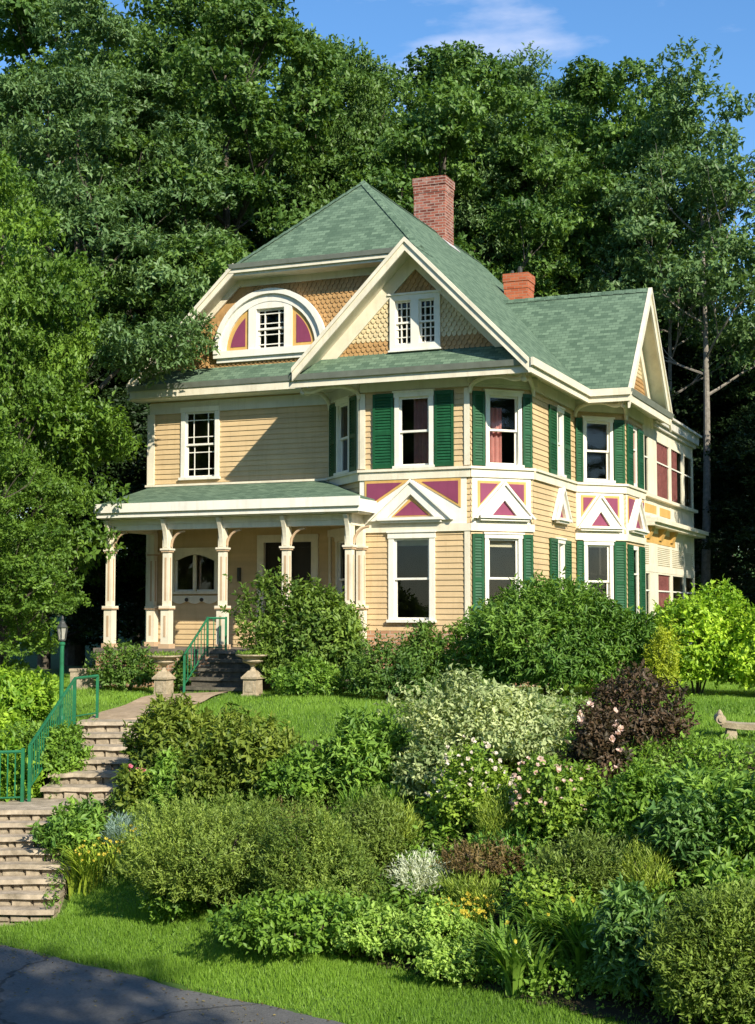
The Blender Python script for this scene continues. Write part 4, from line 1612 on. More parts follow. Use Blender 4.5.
for x in (-0.22, 0.36):
    mb = MB()
    mb.hexa([(x - 0.1, -0.15, 0), (x + 0.1, -0.15, 0), (x + 0.1, 0.15, 0), (x - 0.1, 0.15, 0)], [(x - 0.06, -0.13, 0.226), (x + 0.06, -0.13, 0.226), (x + 0.06, 0.13, 0.226), (x - 0.06, 0.13, 0.226)])
    mb.build('leg', M['urn'], bs)

# low brick edging by the porch
mb = MB()
p = Vector((place(84, 31), 31.0, 0))
mb.box(p.x - 0.25, p.x + 0.45, p.y - 0.12, p.y + 0.12, -0.1, 0.34)
mb.box(p.x - 0.27, p.x + 0.47, p.y - 0.14, p.y + 0.14, 0.342, 0.40)
tag(mb.build('stone_edging', M['stone_block']), 'low stone edging wall beside the left porch column', 'low wall')

# ================================================================== PLANTS
def norm(a):
    return a / np.maximum(np.linalg.norm(a, axis=-1, keepdims=True), 1e-9)


def rnd_dir(n):
    return norm(rng.normal(size=(n, 3)))


def leaf_arrays(P_, D_, N_, ln, wd, fold=0.15, curl=0.12, at=0.45):
    """kite leaves: stalk point P, axis D, facing N"""
    n = len(P_)
    ln = np.broadcast_to(np.asarray(ln, float), (n,))[:, None]
    wd = np.broadcast_to(np.asarray(wd, float), (n,))[:, None]
    S = norm(np.cross(D_, N_))
    Nn = norm(np.cross(S, D_))
    mid = P_ + D_ * ln * at
    l = mid + S * wd * 0.5 + Nn * wd * fold
    r = mid - S * wd * 0.5 + Nn * wd * fold
    tip = P_ + D_ * ln - Nn * ln * curl
    co = np.stack([P_, l, tip, r], 1).reshape(-1, 3)
    b = np.arange(n)[:, None] * 4
    f = np.concatenate([b + [0, 2, 1], b + [0, 3, 2]], 1).reshape(-1, 3)
    return co, f, np.full(n, 4)


def tri_mesh(name, co, f, tint, mats, parent=None, mi=None, local=None):
    me = bpy.data.meshes.new(name)
    nv, nf = len(co), len(f)
    me.vertices.add(nv)
    me.vertices.foreach_set('co', np.ascontiguousarray(co, np.float32).ravel())
    me.loops.add(nf * 3)
    me.loops.foreach_set('vertex_index', np.ascontiguousarray(f, np.int32).ravel())
    me.polygons.add(nf)
    me.polygons.foreach_set('loop_start', np.arange(0, nf * 3, 3, dtype=np.int32))
    me.polygons.foreach_set('loop_total', np.full(nf, 3, np.int32))
    at = me.attributes.new('tint', 'FLOAT', 'POINT')
    at.data.foreach_set('value', np.ascontiguousarray(tint, np.float32))
    if not isinstance(mats, (list, tuple)):
        mats = [mats]
    for m_ in mats:
        me.materials.append(m_)
    if mi is not None:
        me.polygons.foreach_set('material_index', np.ascontiguousarray(mi, np.int32))
    me.update(calc_edges=True)
    o = bpy.data.objects.new(name, me)
    COL.objects.link(o)
    if parent:
        o.parent = parent
    return o


def twigs(C_, D_, tint, k, L, ln, wd, spread=0.9, up=0.35, curl=0.15, jit=0.10, fold=0.15, face=0.4, mess=0.6):
    """k leaves set along each twig (start C, direction D)"""
    n = len(C_)
    t_ = (np.arange(k) + 0.5) / k
    t_ = t_[None, :] + rng.uniform(-0.3, 0.3, (n, k)) / k
    P_ = C_[:, None, :] + D_[:, None, :] * (t_ * L)[..., None] + rng.normal(size=(n, k, 3)) * L * 0.06
    perp = rnd_dir(n * k).reshape(n, k, 3)
    A = norm(D_[:, None, :] * (1 - spread * 0.6) + perp * spread)
    N_ = norm(np.array([0, 0, 1.0]) * up + D_[:, None, :] * face + rnd_dir(n * k).reshape(n, k, 3) * mess)
    s = rng.uniform(0.5, 1.3, (n, k))
    tt = np.clip(tint[:, None] + rng.normal(0, jit, (n, k)), 0, 1)
    co, f, _ = leaf_arrays(P_.reshape(-1, 3), A.reshape(-1, 3), N_.reshape(-1, 3), (ln * s).ravel(), (wd * s).ravel(), fold, curl)
    return co, f, np.repeat(tt.ravel(), 4)


def lumps(n, lo=-0.3):
    d = rnd_dir(n * 3)
    d = d[d[:, 2] > lo][:n]
    return d, rng.uniform(0.12, 0.42, len(d)), rng.uniform(2.5, 8, len(d))


def lumpy_r(d, lm):
    L, a, s = lm
    dots = d @ L.T
    return 0.80 + (a[None] * np.exp((dots - 1) * s[None] * 3)).sum(1)


STY = {}


def style(name, dark, light, ln, wd, k, L, dens, spread=0.9, upd=0.5, curl=0.15, trans=0.33, rough=0.5, shell=0.5, spec=0.35):
    if name not in ('purple', 'silver', 'bluish', 'variegated', 'golden', 'rusty', 'broad_yellowish', 'yew', 'olive', 'olive_big'):
        dark, light = [(c[0] * 1.68, c[1] * 1.40, c[2] * 0.98) for c in (dark, light)]
    STY[name] = dict(mat=leafmat(name + '_leaves', dark, light, trans, rough, spec), ln=ln, wd=wd, k=k, L=L, dens=dens, spread=spread, upd=upd, curl=curl, shell=shell)


style('broad_yellowish', (0.035, 0.078, 0.012), (0.18, 0.26, 0.045), 0.115, 0.055, 9, 0.20, 100, 1.0, 0.7)
style('mid_green', (0.03, 0.08, 0.015), (0.10, 0.20, 0.035), 0.085, 0.042, 9, 0.20, 120)
style('deep_green', (0.018, 0.055, 0.015), (0.065, 0.13, 0.03), 0.09, 0.04, 9, 0.22, 110)
style('willowy', (0.02, 0.065, 0.015), (0.08, 0.165, 0.035), 0.125, 0.040, 9, 0.26, 130, 0.75, 0.1, 0.3)
style('golden', (0.17, 0.22, 0.015), (0.36, 0.40, 0.035), 0.06, 0.022, 12, 0.16, 200)
style('bright_hedge', (0.05, 0.13, 0.015), (0.19, 0.32, 0.035), 0.10, 0.055, 8, 0.20, 120, 0.95, 0.6)
style('purple', (0.018, 0.018, 0.008), (0.092, 0.056, 0.032), 0.08, 0.04, 9, 0.22, 130, 0.9, 0.8, trans=0.2)
style('variegated', (0.10, 0.155, 0.05), (0.45, 0.49, 0.25), 0.085, 0.042, 9, 0.22, 120, 0.9, 0.7)
style('rose_leaf', (0.03, 0.085, 0.015), (0.13, 0.22, 0.04), 0.07, 0.040, 9, 0.22, 120)
style('rhodo', (0.022, 0.055, 0.012), (0.115, 0.17, 0.035), 0.12, 0.048, 10, 0.16, 95, 1.1, 0.8)
style('yew', (0.05, 0.095, 0.014), (0.23, 0.30, 0.055), 0.055, 0.017, 16, 0.16, 230, 0.75, 0.9, 0.05)
style('peony', (0.03, 0.085, 0.02), (0.12, 0.23, 0.05), 0.13, 0.045, 9, 0.26, 85, 0.9, 0.9, 0.25)
style('peony_dark', (0.018, 0.06, 0.02), (0.08, 0.17, 0.055), 0.125, 0.042, 9, 0.26, 100, 0.9, 0.8, 0.25, spec=0.5)
style('olive', (0.045, 0.075, 0.012), (0.15, 0.21, 0.04), 0.06, 0.018, 13, 0.22, 170, 0.7, 1.1, 0.05)
style('olive_big', (0.045, 0.08, 0.012), (0.19, 0.265, 0.045), 0.065, 0.020, 14, 0.24, 210, 0.7, 0.9, 0.1)
style('rusty', (0.07, 0.045, 0.02), (0.17, 0.125, 0.045), 0.06, 0.02, 12, 0.2, 130, 0.8, 0.9)
style('ground_green', (0.06, 0.13, 0.03), (0.17, 0.29, 0.08), 0.06, 0.032, 8, 0.14, 150, 1.0, 0.9)
style('left_bright', (0.04, 0.11, 0.012), (0.155, 0.27, 0.035), 0.12, 0.06, 9, 0.24, 90, 0.95, 0.6)
style('silver', (0.30, 0.34, 0.25), (0.56, 0.58, 0.46), 0.075, 0.014, 12, 0.30, 130, 0.6, 1.3, 0.0)
style('feathery', (0.05, 0.10, 0.02), (0.16, 0.24, 0.05), 0.09, 0.012, 16, 0.34, 120, 0.5, 1.6, 0.0)
style('bluish', (0.10, 0.16, 0.14), (0.24, 0.33, 0.28), 0.12, 0.012, 12, 0.24, 120, 0.5, 1.4, 0.05)

STEM = M['bark']


def stems_mesh(parent, rx, ry, hgt, n=7):
    mb = MB()
    for i in range(n):
        a = 2 * PI * i / n + random.uniform(-0.4, 0.4)
        q = random.uniform(0.25, 0.6)
        p0 = (0.06 * math.cos(a), 0.06 * math.sin(a), -0.05)
        p1 = (rx * q * 0.5 * math.cos(a), ry * q * 0.5 * math.sin(a), hgt * 0.35)
        p2 = (rx * q * math.cos(a), ry * q * math.sin(a), hgt * random.uniform(0.6, 0.8))
        mb.tube([p0, p1, p2], [0.02, 0.015, 0.006], 5)
    mb.build('stem', STEM, parent)


def bank(px, row):
    """depth at which the photo's ray through (px, row) meets the ground"""
    d = 13.0
    while d < 30:
        if H - (row - 612) / 1453.4 * d <= gzf(place(px, d), d):
            break
        d += 0.05
    return d


def bush(x0, x1, ytop, depth, sty, name, label, cat='shrub', group=None, fy=0.85, nl=12, flowers=None, dens=1.0, tint=0.0, sink=0.0, peak=1.0, taper=0.26):
    """a leafy shrub seen between photo columns x0..x1, topping out at row ytop, depth metres away"""
    S = STY[sty]
    if depth > 100:
        depth = bank((x0 + x1) / 2, depth)
        depth += (x1 - x0) / 2 / 1453.4 * depth * fy * 0.75
    cx = place((x0 + x1) / 2, depth)
    rx = (x1 - x0) / 2 / 1453.4 * depth
    zt = H - (ytop - 612) / 1453.4 * depth
    zg = gzf(cx, depth) - sink
    hgt = max(0.25, zt - zg)
    ry = rx * fy
    e = empty(name, (cx, depth, zg))
    tag(e, label, cat, group)
    lm = lumps(nl)
    zc = hgt * 0.42
    rz = hgt - zc
    area = 2 * PI * ((rx * ry) ** 0.8 + (rx * rz) ** 0.8 + (ry * rz) ** 0.8) / 1.5
    n = int(area * S['dens'] * dens)
    n = max(60, min(n, 9000))
    d = rnd_dir(int(n * 1.8))
    d = d[(d[:, 2] > -0.85)][:n]
    r = lumpy_r(d, lm)
    dep = 1 - S['shell'] * rng.uniform(0, 1, len(d)) ** 1.6
    dep = np.where(rng.uniform(0, 1, len(d)) < 0.05, rng.uniform(1.0, 1.16, len(d)), dep)
    rzv = np.where(d[:, 2] > 0, rz * peak, zc)
    pos = d * np.stack([np.full(len(d), rx), np.full(len(d), ry), rzv], 1) * (r * dep * 0.95)[:, None]
    pos[:, 2] += zc
    low = np.clip(-d[:, 2], 0, 0.75)
    pos[:, :2] *= (1 / np.sqrt(1 - low ** 2) ** 0.8)[:, None]
    # keep the outline to its measured size however lumpy it grew
    ex = np.percentile(np.abs(pos[:, 0]), 97.5)
    pos[:, 0] *= max(rx - 0.35 * S['L'], rx * 0.7) / ex
    pos[:, 1] *= ry / np.percentile(np.abs(pos[:, 1]), 97.5)
    zu = np.percentile(pos[:, 2], 99) - zc
    pos[:, 2] = np.where(pos[:, 2] > zc, zc + (pos[:, 2] - zc) * (hgt - zc - 0.45 * S['L']) / zu, pos[:, 2])
    # crowns draw in towards the top
    zr = np.clip((pos[:, 2] - zc) / max(0.05, hgt - zc), 0, 1)
    pos[:, :2] *= (1 - taper * zr ** 2.2)[:, None]
    # nothing under the soil
    gw = gz(pos[:, 0] + cx, pos[:, 1] + depth) - zg
    ok = pos[:, 2] > gw + 0.02
    pos, d = pos[ok], d[ok]
    td = norm(d * 0.9 + np.array([0, 0, S['upd']]) + rnd_dir(len(d)) * 0.55)
    lobe = np.argmax(d @ lm[0].T, 1)
    lt = rng.normal(0, 0.15, len(lm[0]))
    tn = np.clip(0.5 + tint + lt[lobe] + rng.normal(0, 0.16, len(d)), 0, 1)
    co, f, tt = twigs(pos - td * S['L'] * 0.5, td, tn, S['k'], S['L'], S['ln'], S['wd'], S['spread'], 0.4, S['curl'], face=0.8, mess=0.55)
    tri_mesh('foliage', co, f, tt, S['mat'], e)
    stems_mesh(e, rx, ry, hgt)
    if flowers:
        cnt, size, mat, zlo = flowers
        dd = rnd_dir(cnt * 6)
        dd = dd[(dd[:, 2] > zlo) & (dd[:, 1] < 0.3)][:cnt]
        rr = lumpy_r(dd, lm)
        fp = dd * np.array([rx, ry, rz]) * (rr * 1.0)[:, None] + np.array([0, 0, zc])
        gw = gz(fp[:, 0] + cx, fp[:, 1] + depth) - zg
        fp = fp[fp[:, 2] > gw + 0.1]
        blossoms(fp, size, mat, e)
    return e


def blossoms(fp, size, mat, parent, petals=9):
    n = len(fp)
    ax = norm(np.array([0.1, -0.8, 0.6]) + rnd_dir(n) * 0.5)
    P_ = np.repeat(fp, petals, 0)
    N_ = np.repeat(ax, petals, 0)
    rd = rnd_dir(n * petals)
    A = norm(rd - N_ * (rd * N_).sum(1, keepdims=True) + N_ * rng.uniform(0.1, 0.9, (n * petals, 1)))
    s = np.repeat(rng.uniform(0.7, 1.2, n), petals) * size
    co, f, _ = leaf_arrays(P_, A, N_, s, s * 0.9, 0.15, -0.1, 0.6)
    tri_mesh('blossoms', co, f, np.repeat(np.clip(rng.normal(0.6, 0.2, n * petals), 0, 1), 4), mat, parent)


def petal(name, a, b_):
    return leafmat(name, a, b_, 0.25, 0.6, 0.2, gain=1.0)


FW = petal('white_petals', (0.62, 0.52, 0.46), (0.82, 0.78, 0.72))
FP = petal('blush_petals', (0.66, 0.42, 0.38), (0.80, 0.66, 0.58))
FM = petal('pink_petals', (0.50, 0.10, 0.18), (0.66, 0.22, 0.30))
FY_ = petal('yellow_petals', (0.50, 0.40, 0.03), (0.66, 0.58, 0.10))
FR = petal('red_petals', (0.45, 0.04, 0.05), (0.55, 0.10, 0.08))


def blades(x0, x1, ytop, depth, n, mat, name, label, cat='plant', group=None, wd=0.028, arch=0.7, flowers=None, fy=0.8, hmin=0.6):
    """clump of long arching strap leaves"""
    if depth > 100:
        depth = bank((x0 + x1) / 2, depth)
        depth += (x1 - x0) / 2 / 1453.4 * depth * fy * 0.6
    cx = place((x0 + x1) / 2, depth)
    rx = (x1 - x0) / 2 / 1453.4 * depth
    zg = gzf(cx, depth)
    hgt = max(0.2, H - (ytop - 612) / 1453.4 * depth - zg)
    e = empty(name, (cx, depth, zg))
    tag(e, label, cat, group)
    cl = max(1, int(n / 26))
    cc = np.stack([rng.uniform(-0.75, 0.75, cl) * rx, rng.uniform(-0.75, 0.75, cl) * rx * fy], 1)
    ci = rng.integers(0, cl, n)
    base = cc[ci] + rng.normal(0, 0.03, (n, 2))
    th = rng.uniform(0, 2 * PI, n)
    out_ = np.stack([np.cos(th), np.sin(th)], 1)
    Lh = rng.uniform(hmin, 1.05, n) * hgt
    reach = arch * Lh * rng.uniform(0.4, 1.1, n)
    seg = 4
    cos, fs, tts = [], [], []
    side = np.stack([-np.sin(th), np.cos(th)], 1)
    gb = gz(base[:, 0] + cx, base[:, 1] + depth) - zg
    tn = np.clip(rng.normal(0.5, 0.2, n), 0, 1)
    pts = []
    for k in range(seg + 1):
        t_ = k / seg
        xy = base + out_ * (reach * t_ ** 1.6)[:, None]
        z = gb + Lh * (t_ * 1.35 - 0.55 * t_ ** 2.6)
        w_ = wd * (1 - t_ ** 2) * 0.5 + 0.001
        pts.append((np.concatenate([xy + side * w_, z[:, None]], 1), np.concatenate([xy - side * w_, z[:, None]], 1)))
    co = np.stack([p for pr_ in pts for p in pr_], 1)
    m_ = 2 * (seg + 1)
    f = []
    for k in range(seg):
        f += [[2 * k, 2 * k + 1, 2 * k + 3], [2 * k, 2 * k + 3, 2 * k + 2]]
    f = (np.arange(n)[:, None, None] * m_ + np.array(f)[None]).reshape(-1, 3)
    tri_mesh('strap_leaves', co.reshape(-1, 3), f, np.repeat(tn, m_), mat, e)
    if flowers:
        cnt, size, fm, dz = flowers
        fp = np.stack([rng.uniform(-0.8, 0.8, cnt) * rx, rng.uniform(-0.9, 0.3, cnt) * rx * fy, np.zeros(cnt)], 1)
        fp[:, 2] = gz(fp[:, 0] + cx, fp[:, 1] + depth) - zg + hgt * rng.uniform(dz, dz + 0.35, cnt)
        mb = MB()
        for p in fp:
            mb.tube([(p[0], p[1], p[2] - hgt * 0.7), tuple(p)], 0.004, 4)
        mb.build('flower_stalk', STY['mid_green']['mat'], e)
        blossoms(fp, size, fm, e, 7)
    return e


STRAP = leafmat('strap_green', (0.05, 0.11, 0.015), (0.17, 0.28, 0.04), 0.3, 0.45)
STRAP_Y = leafmat('strap_yellow', (0.10, 0.16, 0.015), (0.30, 0.37, 0.045), 0.3, 0.45)
STRAP_D = leafmat('strap_deep', (0.03, 0.09, 0.02), (0.11, 0.22, 0.05), 0.3, 0.4)

# ---- beside the house
bush(250, 381, 579, 29.1, 'broad_yellowish', 'rounded_shrub', 'tall rounded shrub with yellowish leaves right of the porch steps', fy=0.45, nl=16, dens=1.8, taper=-0.15)
bush(274, 350, 656, 28.0, 'mid_green', 'low_bush', 'low green bush at the foot of the tall rounded shrub', fy=0.7, sink=0.1)
bush(338, 445, 640, 27.4, 'deep_green', 'low_bush', 'dark low bush under the ground floor bay window', fy=0.6)
bush(392, 455, 622, 28.0, 'deep_green', 'dark_shrub', 'small dark shrub against the wall below the bay window', fy=0.7)
bush(442, 662, 583, 27.2, 'willowy', 'spreading_shrub', 'broad dense shrub of drooping dark leaves in front of the bay', fy=0.55, nl=22, dens=1.8, taper=-0.12)
bush(645, 679, 626, 26.2, 'golden', 'golden_conifer', 'narrow bright yellow conifer right of the drooping dark shrub', fy=0.9)
bush(640, 752, 588, 27.8, 'bright_hedge', 'bright_shrub', 'large bright green shrub hiding the foot of the rear sun porch', fy=0.7, nl=16, dens=1.6, taper=-0.1)
bush(722, 830, 594, 27.0, 'bright_hedge', 'bright_shrub', 'bright green shrub cut off by the right edge of the photo', fy=0.7, nl=14, dens=1.6, taper=-0.1)
bush(92, 162, 643, 30.7, 'deep_green', 'porch_shrub', 'dark bush in front of the left porch columns', fy=0.6)
bush(174, 194, 652, 30.5, 'deep_green', 'porch_shrub', 'little dark bush between the left urn and the porch handrail', fy=0.8)

# ---- the garden bank, back to front
bush(578, 690, 664, 766, 'purple', 'purple_shrub', 'dark purple leaved shrub in the middle of the garden bank', nl=12, dens=0.75)
bush(566, 625, 705, 805, 'purple', 'rose_bush', 'pale pink rose growing against the purple shrub', flowers=(16, 0.055, FP, 0.1), dens=0.9)
bush(402, 572, 674, 800, 'variegated', 'variegated_shrub', 'wide shrub with cream edged pale leaves below the lawn', nl=18, dens=1.6)
bush(395, 470, 735, 815, 'variegated', 'variegated_shrub', 'smaller pale leaved shrub at the left foot of the wide cream edged one', dens=1.2, tint=-0.1)
bush(428, 520, 745, 845, 'rose_leaf', 'rose_bush', 'white rose bush below the pale variegated shrub, left of its pair', flowers=(64, 0.038, FW, -0.1), dens=1.3)
bush(500, 606, 755, 860, 'rose_leaf', 'rose_bush', 'white and blush rose bush below the purple shrub', flowers=(64, 0.038, FP, -0.1), dens=1.3)
bush(128, 228, 700, 800, 'rhodo', 'rhododendron', 'broad leaved dark shrub beside the top of the stone stairs', nl=16, dens=1.6)
bush(205, 300, 712, 810, 'rhodo', 'rhododendron', 'broad leaved shrub in front of the right stone urn', nl=14, dens=1.5)
bush(262, 345, 745, 815, 'mid_green', 'leafy_shrub', 'fresh green leafy shrub between the broad leaved shrubs and the peonies', dens=1.4)
bush(175, 262, 745, 815, 'rhodo', 'leafy_shrub', 'mid green shrub above the pink flowers', dens=1.3)
bush(318, 402, 712, 805, 'peony', 'peony', 'peony clump standing up against the lawn left of the variegated shrub', 'plant', dens=1.3)
bush(120, 172, 765, 825, 'rhodo', 'flowering_plant', 'loose plant with bright pink flowers beside the stone stairs', 'plant', flowers=(9, 0.055, FM, 0.2), dens=1.1)
bush(640, 770, 768, 850, 'peony', 'peony', 'wide peony bed in front of the stone bench', 'plant', nl=16, dens=1.4)
bush(592, 680, 762, 868, 'mid_green', 'tall_perennial', 'tall narrow leaved green perennial right of the blush roses', 'plant', dens=1.3)
bush(700, 800, 775, 880, 'peony', 'peony', 'peony clump at the right edge of the photo', 'plant', dens=1.3)
bush(636, 730, 790, 890, 'peony_dark', 'peony', 'glossy dark leaved peony above the big olive mound', 'plant', dens=1.4)
bush(45, 120, 800, 872, 'peony', 'leafy_perennial', 'bushy green perennial beside the lower stone stairs', 'plant', dens=1.4)
bush(105, 152, 815, 862, 'bluish', 'blue_grass', 'small tuft of blue grey foliage behind the yellow lilies', 'plant')
bush(126, 305, 798, 930, 'yew', 'mounded_shrub', 'broad mounded shrub with yellowish tips at the lawn edge', nl=20, dens=1.5)
bush(255, 372, 803, 935, 'yew', 'mounded_shrub', 'mounded shrub with a rusty tinge right of the broad yellow tipped one', nl=14, dens=1.4, tint=-0.12)
bush(330, 420, 790, 885, 'olive', 'mounded_shrub', 'yellow green mounded shrub above the silver plant', dens=1.4, tint=0.15)
bush(222, 390, 884, 957, 'mid_green', 'leafy_shrub', 'low dark leafy shrub overhanging the front lawn', nl=14, dens=1.3, fy=0.6)
bush(388, 454, 848, 905, 'silver', 'silver_plant', 'silvery white leaved plant in the middle of the bank', 'plant')
bush(436, 540, 835, 895, 'rusty', 'rusty_shrub', 'thin rusty brown shrub between the silver plant and the olive bush', dens=0.8)
bush(532, 632, 826, 925, 'olive', 'olive_shrub', 'rounded olive green bush below the blush roses', nl=14, dens=1.5)
bush(440, 500, 868, 925, 'feathery', 'feathery_plant', 'feathery bright green plant behind the yellow daisies', 'plant', dens=1.2)
bush(640, 800, 880, 1045, 'olive_big', 'large_mound', 'large yellow olive mound in the bottom right corner', nl=20, dens=1.7, fy=0.75)
bush(590, 672, 880, 1010, 'peony_dark', 'peony', 'dark glossy peony left of the large olive mound', 'plant', dens=1.5)
bush(505, 600, 860, 945, 'rose_leaf', 'leafy_shrub', 'low green shrub behind the front daylilies', dens=1.2)
bush(330, 420, 896, 965, 'ground_green', 'low_perennial', 'pale green low perennial spilling over the lawn edge', 'plant', dens=1.2)
bush(395, 475, 893, 968, 'ground_green', 'low_perennial', 'pale green carpet plant below the silver plant', 'plant', dens=1.2)
bush(410, 505, 932, 985, 'ground_green', 'low_perennial', 'soft green edging plant at the lowest lawn edge', 'plant', dens=1.2)
bush(575, 650, 950, 1000, 'ground_green', 'low_perennial', 'small edging plant left of the olive mound', 'plant', dens=1.2, tint=-0.2)
blades(70, 152, 832, 886, 520, STRAP_Y, 'daylily', 'yellow leaved daylily clump beside the lower stairs', flowers=(36, 0.03, FY_, 0.7), wd=0.036, group='daylily clumps')
blades(482, 602, 895, 984, 620, STRAP, 'daylily', 'big green daylily clump at the front of the bank', flowers=(5, 0.04, FY_, 0.7), group='daylily clumps', wd=0.042)
blades(420, 498, 893, 948, 360, STRAP_Y, 'yellow_daisies', 'clump of yellow flowers above the pale green carpet', flowers=(90, 0.032, FY_, 0.65), wd=0.016)
blades(470, 545, 820, 880, 200, STRAP_D, 'iris_clump', 'upright sword leaved clump below the white roses', wd=0.026, arch=0.35)
blades(588, 640, 830, 900, 160, STRAP_D, 'iris_clump', 'upright sword leaved clump right of the rounded olive bush', wd=0.026, arch=0.35)
blades(330, 400, 770, 835, 170, STRAP, 'iris_clump', 'arching strap leaved clump under the peony by the lawn', wd=0.024, arch=0.5)

bush(232, 292, 838, 905, 'rhodo', 'leafy_shrub', 'small broad leaved shrub pushing up through the mounded shrubs', dens=1.1, tint=0.1)
bush(262, 322, 800, 868, 'rusty', 'rusty_shrub', 'rusty tinged twiggy shrub between the two mounded shrubs', dens=0.8)
bush(296, 352, 858, 925, 'mid_green', 'leafy_shrub', 'fresh green shrub in front of the mounded shrubs', dens=1.1, tint=0.15)
bush(372, 420, 800, 866, 'feathery', 'feathery_plant', 'feathery yellow green plant above the silver plant', 'plant', dens=1.1, tint=0.2)
bush(150, 205, 868, 925, 'mid_green', 'low_perennial', 'low leafy plant at the left foot of the broad mounded shrub', 'plant', dens=1.1, tint=0.1)
bush(470, 525, 795, 855, 'feathery', 'feathery_plant', 'feathery green plant below the white roses', 'plant', dens=1.1)
bush(545, 600, 790, 850, 'rose_leaf', 'leafy_shrub', 'bright leafy shrub between the roses and the rounded olive bush', dens=1.1, tint=0.15)
bush(616, 668, 842, 912, 'feathery', 'feathery_plant', 'feathery plant beside the large olive mound', 'plant', dens=1.1, tint=0.1)
bush(690, 752, 852, 905, 'peony', 'peony', 'small peony behind the large olive mound', 'plant', dens=1.2, tint=0.15)
bush(150, 200, 752, 822, 'peony', 'leafy_perennial', 'light green perennial behind the pink flowers', 'plant', dens=1.1, tint=0.15)

# ---- left of the stairs
bush(-40, 62, 668, 27.0, 'left_bright', 'bright_shrub', 'yellow green shrub on the lawn behind the stair railing', nl=14, dens=1.3)
bush(-60, 40, 700, 24.8, 'left_bright', 'bright_shrub', 'yellow green shrub above the landing railing', dens=1.3)
bush(10, 92, 722, 24.0, 'mid_green', 'leafy_shrub', 'green plants growing through the sloping stair railing', dens=1.2, fy=1.0)
bush(-50, 45, 738, 23.2, 'left_bright', 'leafy_shrub', 'low bright plants behind the landing railing', dens=1.2, tint=-0.1)
for p, lab in ((urnLp, 'trailing plant in the left stone urn'), (urnRp, 'trailing plant in the right stone urn')):
    e = empty('urn_plant', (p.x, p.y, p.z + 0.82))
    tag(e, lab, 'plant', 'plants in the stone urns')
    n = 90
    a = rng.uniform(0, 2 * PI, n)
    r = 0.27 * np.sqrt(rng.uniform(0, 1, n))
    C_ = np.stack([r * np.cos(a), r * np.sin(a), np.zeros(n)], 1)
    D_ = norm(np.stack([np.cos(a) * 0.5, np.sin(a) * 0.5, rng.uniform(0.2, 1.0, n)], 1))
    co, f, tt = twigs(C_, D_, np.clip(rng.normal(0.4, 0.2, n), 0, 1), 6, 0.12, 0.05, 0.022)
    tri_mesh('foliage', co, f, tt, STY['rose_leaf']['mat'], e)

# ---- ground cover over the bank and grass on the lawns
def cover(n, lab, sty, phase, L, seed_h):
    x = rng.uniform(-4.3, 7.5, n)
    y = rng.uniform(12, 28, n)
    ok = in_bed(x, y) & (sdist(x, y) < bed_back(x) - 0.45) & (np.abs(x) < y * 0.29 + 0.5) & (np.sin(x * 1.9 + phase) + np.sin(y * 2.3 - x + 2 * phase) + rng.normal(0, 0.5, n) > -0.35)
    x, y = x[ok], y[ok]
    C_ = np.stack([x, y, gz(x, y) + rng.uniform(0.0, seed_h, len(x))], 1)
    D_ = norm(np.stack([rng.normal(0, 0.5, len(x)), rng.normal(-0.25, 0.5, len(x)), np.ones(len(x))], 1))
    tn = np.clip(0.5 + 0.22 * np.sin(x * 2.1 + y + phase) + rng.normal(0, 0.15, len(x)), 0, 1)
    S = STY[sty]
    co, f, tt = twigs(C_, D_, tn, S['k'], L, S['ln'] * 0.9, S['wd'], S['spread'], 0.5, 0.2)
    tag(tri_mesh('ground_cover', co, f, tt, S['mat']), lab, 'ground cover', kind='stuff')


cover(26000, 'low mixed green leaves covering the soil between the shrubs', 'mid_green', 0.0, 0.26, 0.16)
cover(14000, 'yellowish fine leaved weeds between the shrubs', 'olive', 2.2, 0.26, 0.14)
cover(12000, 'pale green carpet plants near the front of the bank', 'ground_green', 4.1, 0.2, 0.10)

HB = [hw(-8.45, -1.2), hw(-2.1, -1.2), hw(0.1, -0.1), hw(1.1, 1.0), hw(2.1, 5.4), hw(2.1, 14.5), hw(-8.6, 14.5)]


def in_poly(x, y, poly):
    r = np.zeros(len(x), bool)
    j = len(poly) - 1
    for i in range(len(poly)):
        xi, yi, xj, yj = poly[i].x, poly[i].y, poly[j].x, poly[j].y
        c = ((yi > y) != (yj > y)) & (x < (xj - xi) * (y - yi) / (yj - yi + 1e-12) + xi)
        r ^= c
        j = i
    return r


def grass(n, xr, yr, cond, hgt, wd):
    x = rng.uniform(*xr, n)
    y = rng.uniform(*yr, n)
    ok = cond(x, y) & (np.abs(x) < y * 0.28 + 0.4)
    x, y = x[ok], y[ok]
    n = len(x)
    a = rng.uniform(0, 2 * PI, n)
    h_ = hgt * rng.uniform(0.5, 1.3, n) * (0.95 + 0.3 * np.sin(x * 2.7 + y) * np.sin(y * 3.1 - x * 1.2))
    z = gz(x, y)
    dx, dy = np.cos(a) * wd / 2, np.sin(a) * wd / 2
    lx, ly = rng.normal(0, 0.35, n) * h_, rng.normal(0, 0.35, n) * h_
    co = np.stack([np.stack([x - dx, y - dy, z - 0.01], 1), np.stack([x + dx, y + dy, z - 0.01], 1), np.stack([x + lx, y + ly, z + h_], 1)], 1).reshape(-1, 3)
    f = np.arange(n * 3).reshape(-1, 3)
    pat = 0.5 + 0.12 * np.sin(x * 0.7 + 2) * np.sin(y * 0.8) + 0.18 * np.sin(x * 1.3 + 0.7 * np.sin(y * 1.9)) * np.sin(y * 1.1 + x * 0.4) + rng.normal(0, 0.16, n)
    return co, f, np.repeat(np.clip(pat, 0, 1), 3)


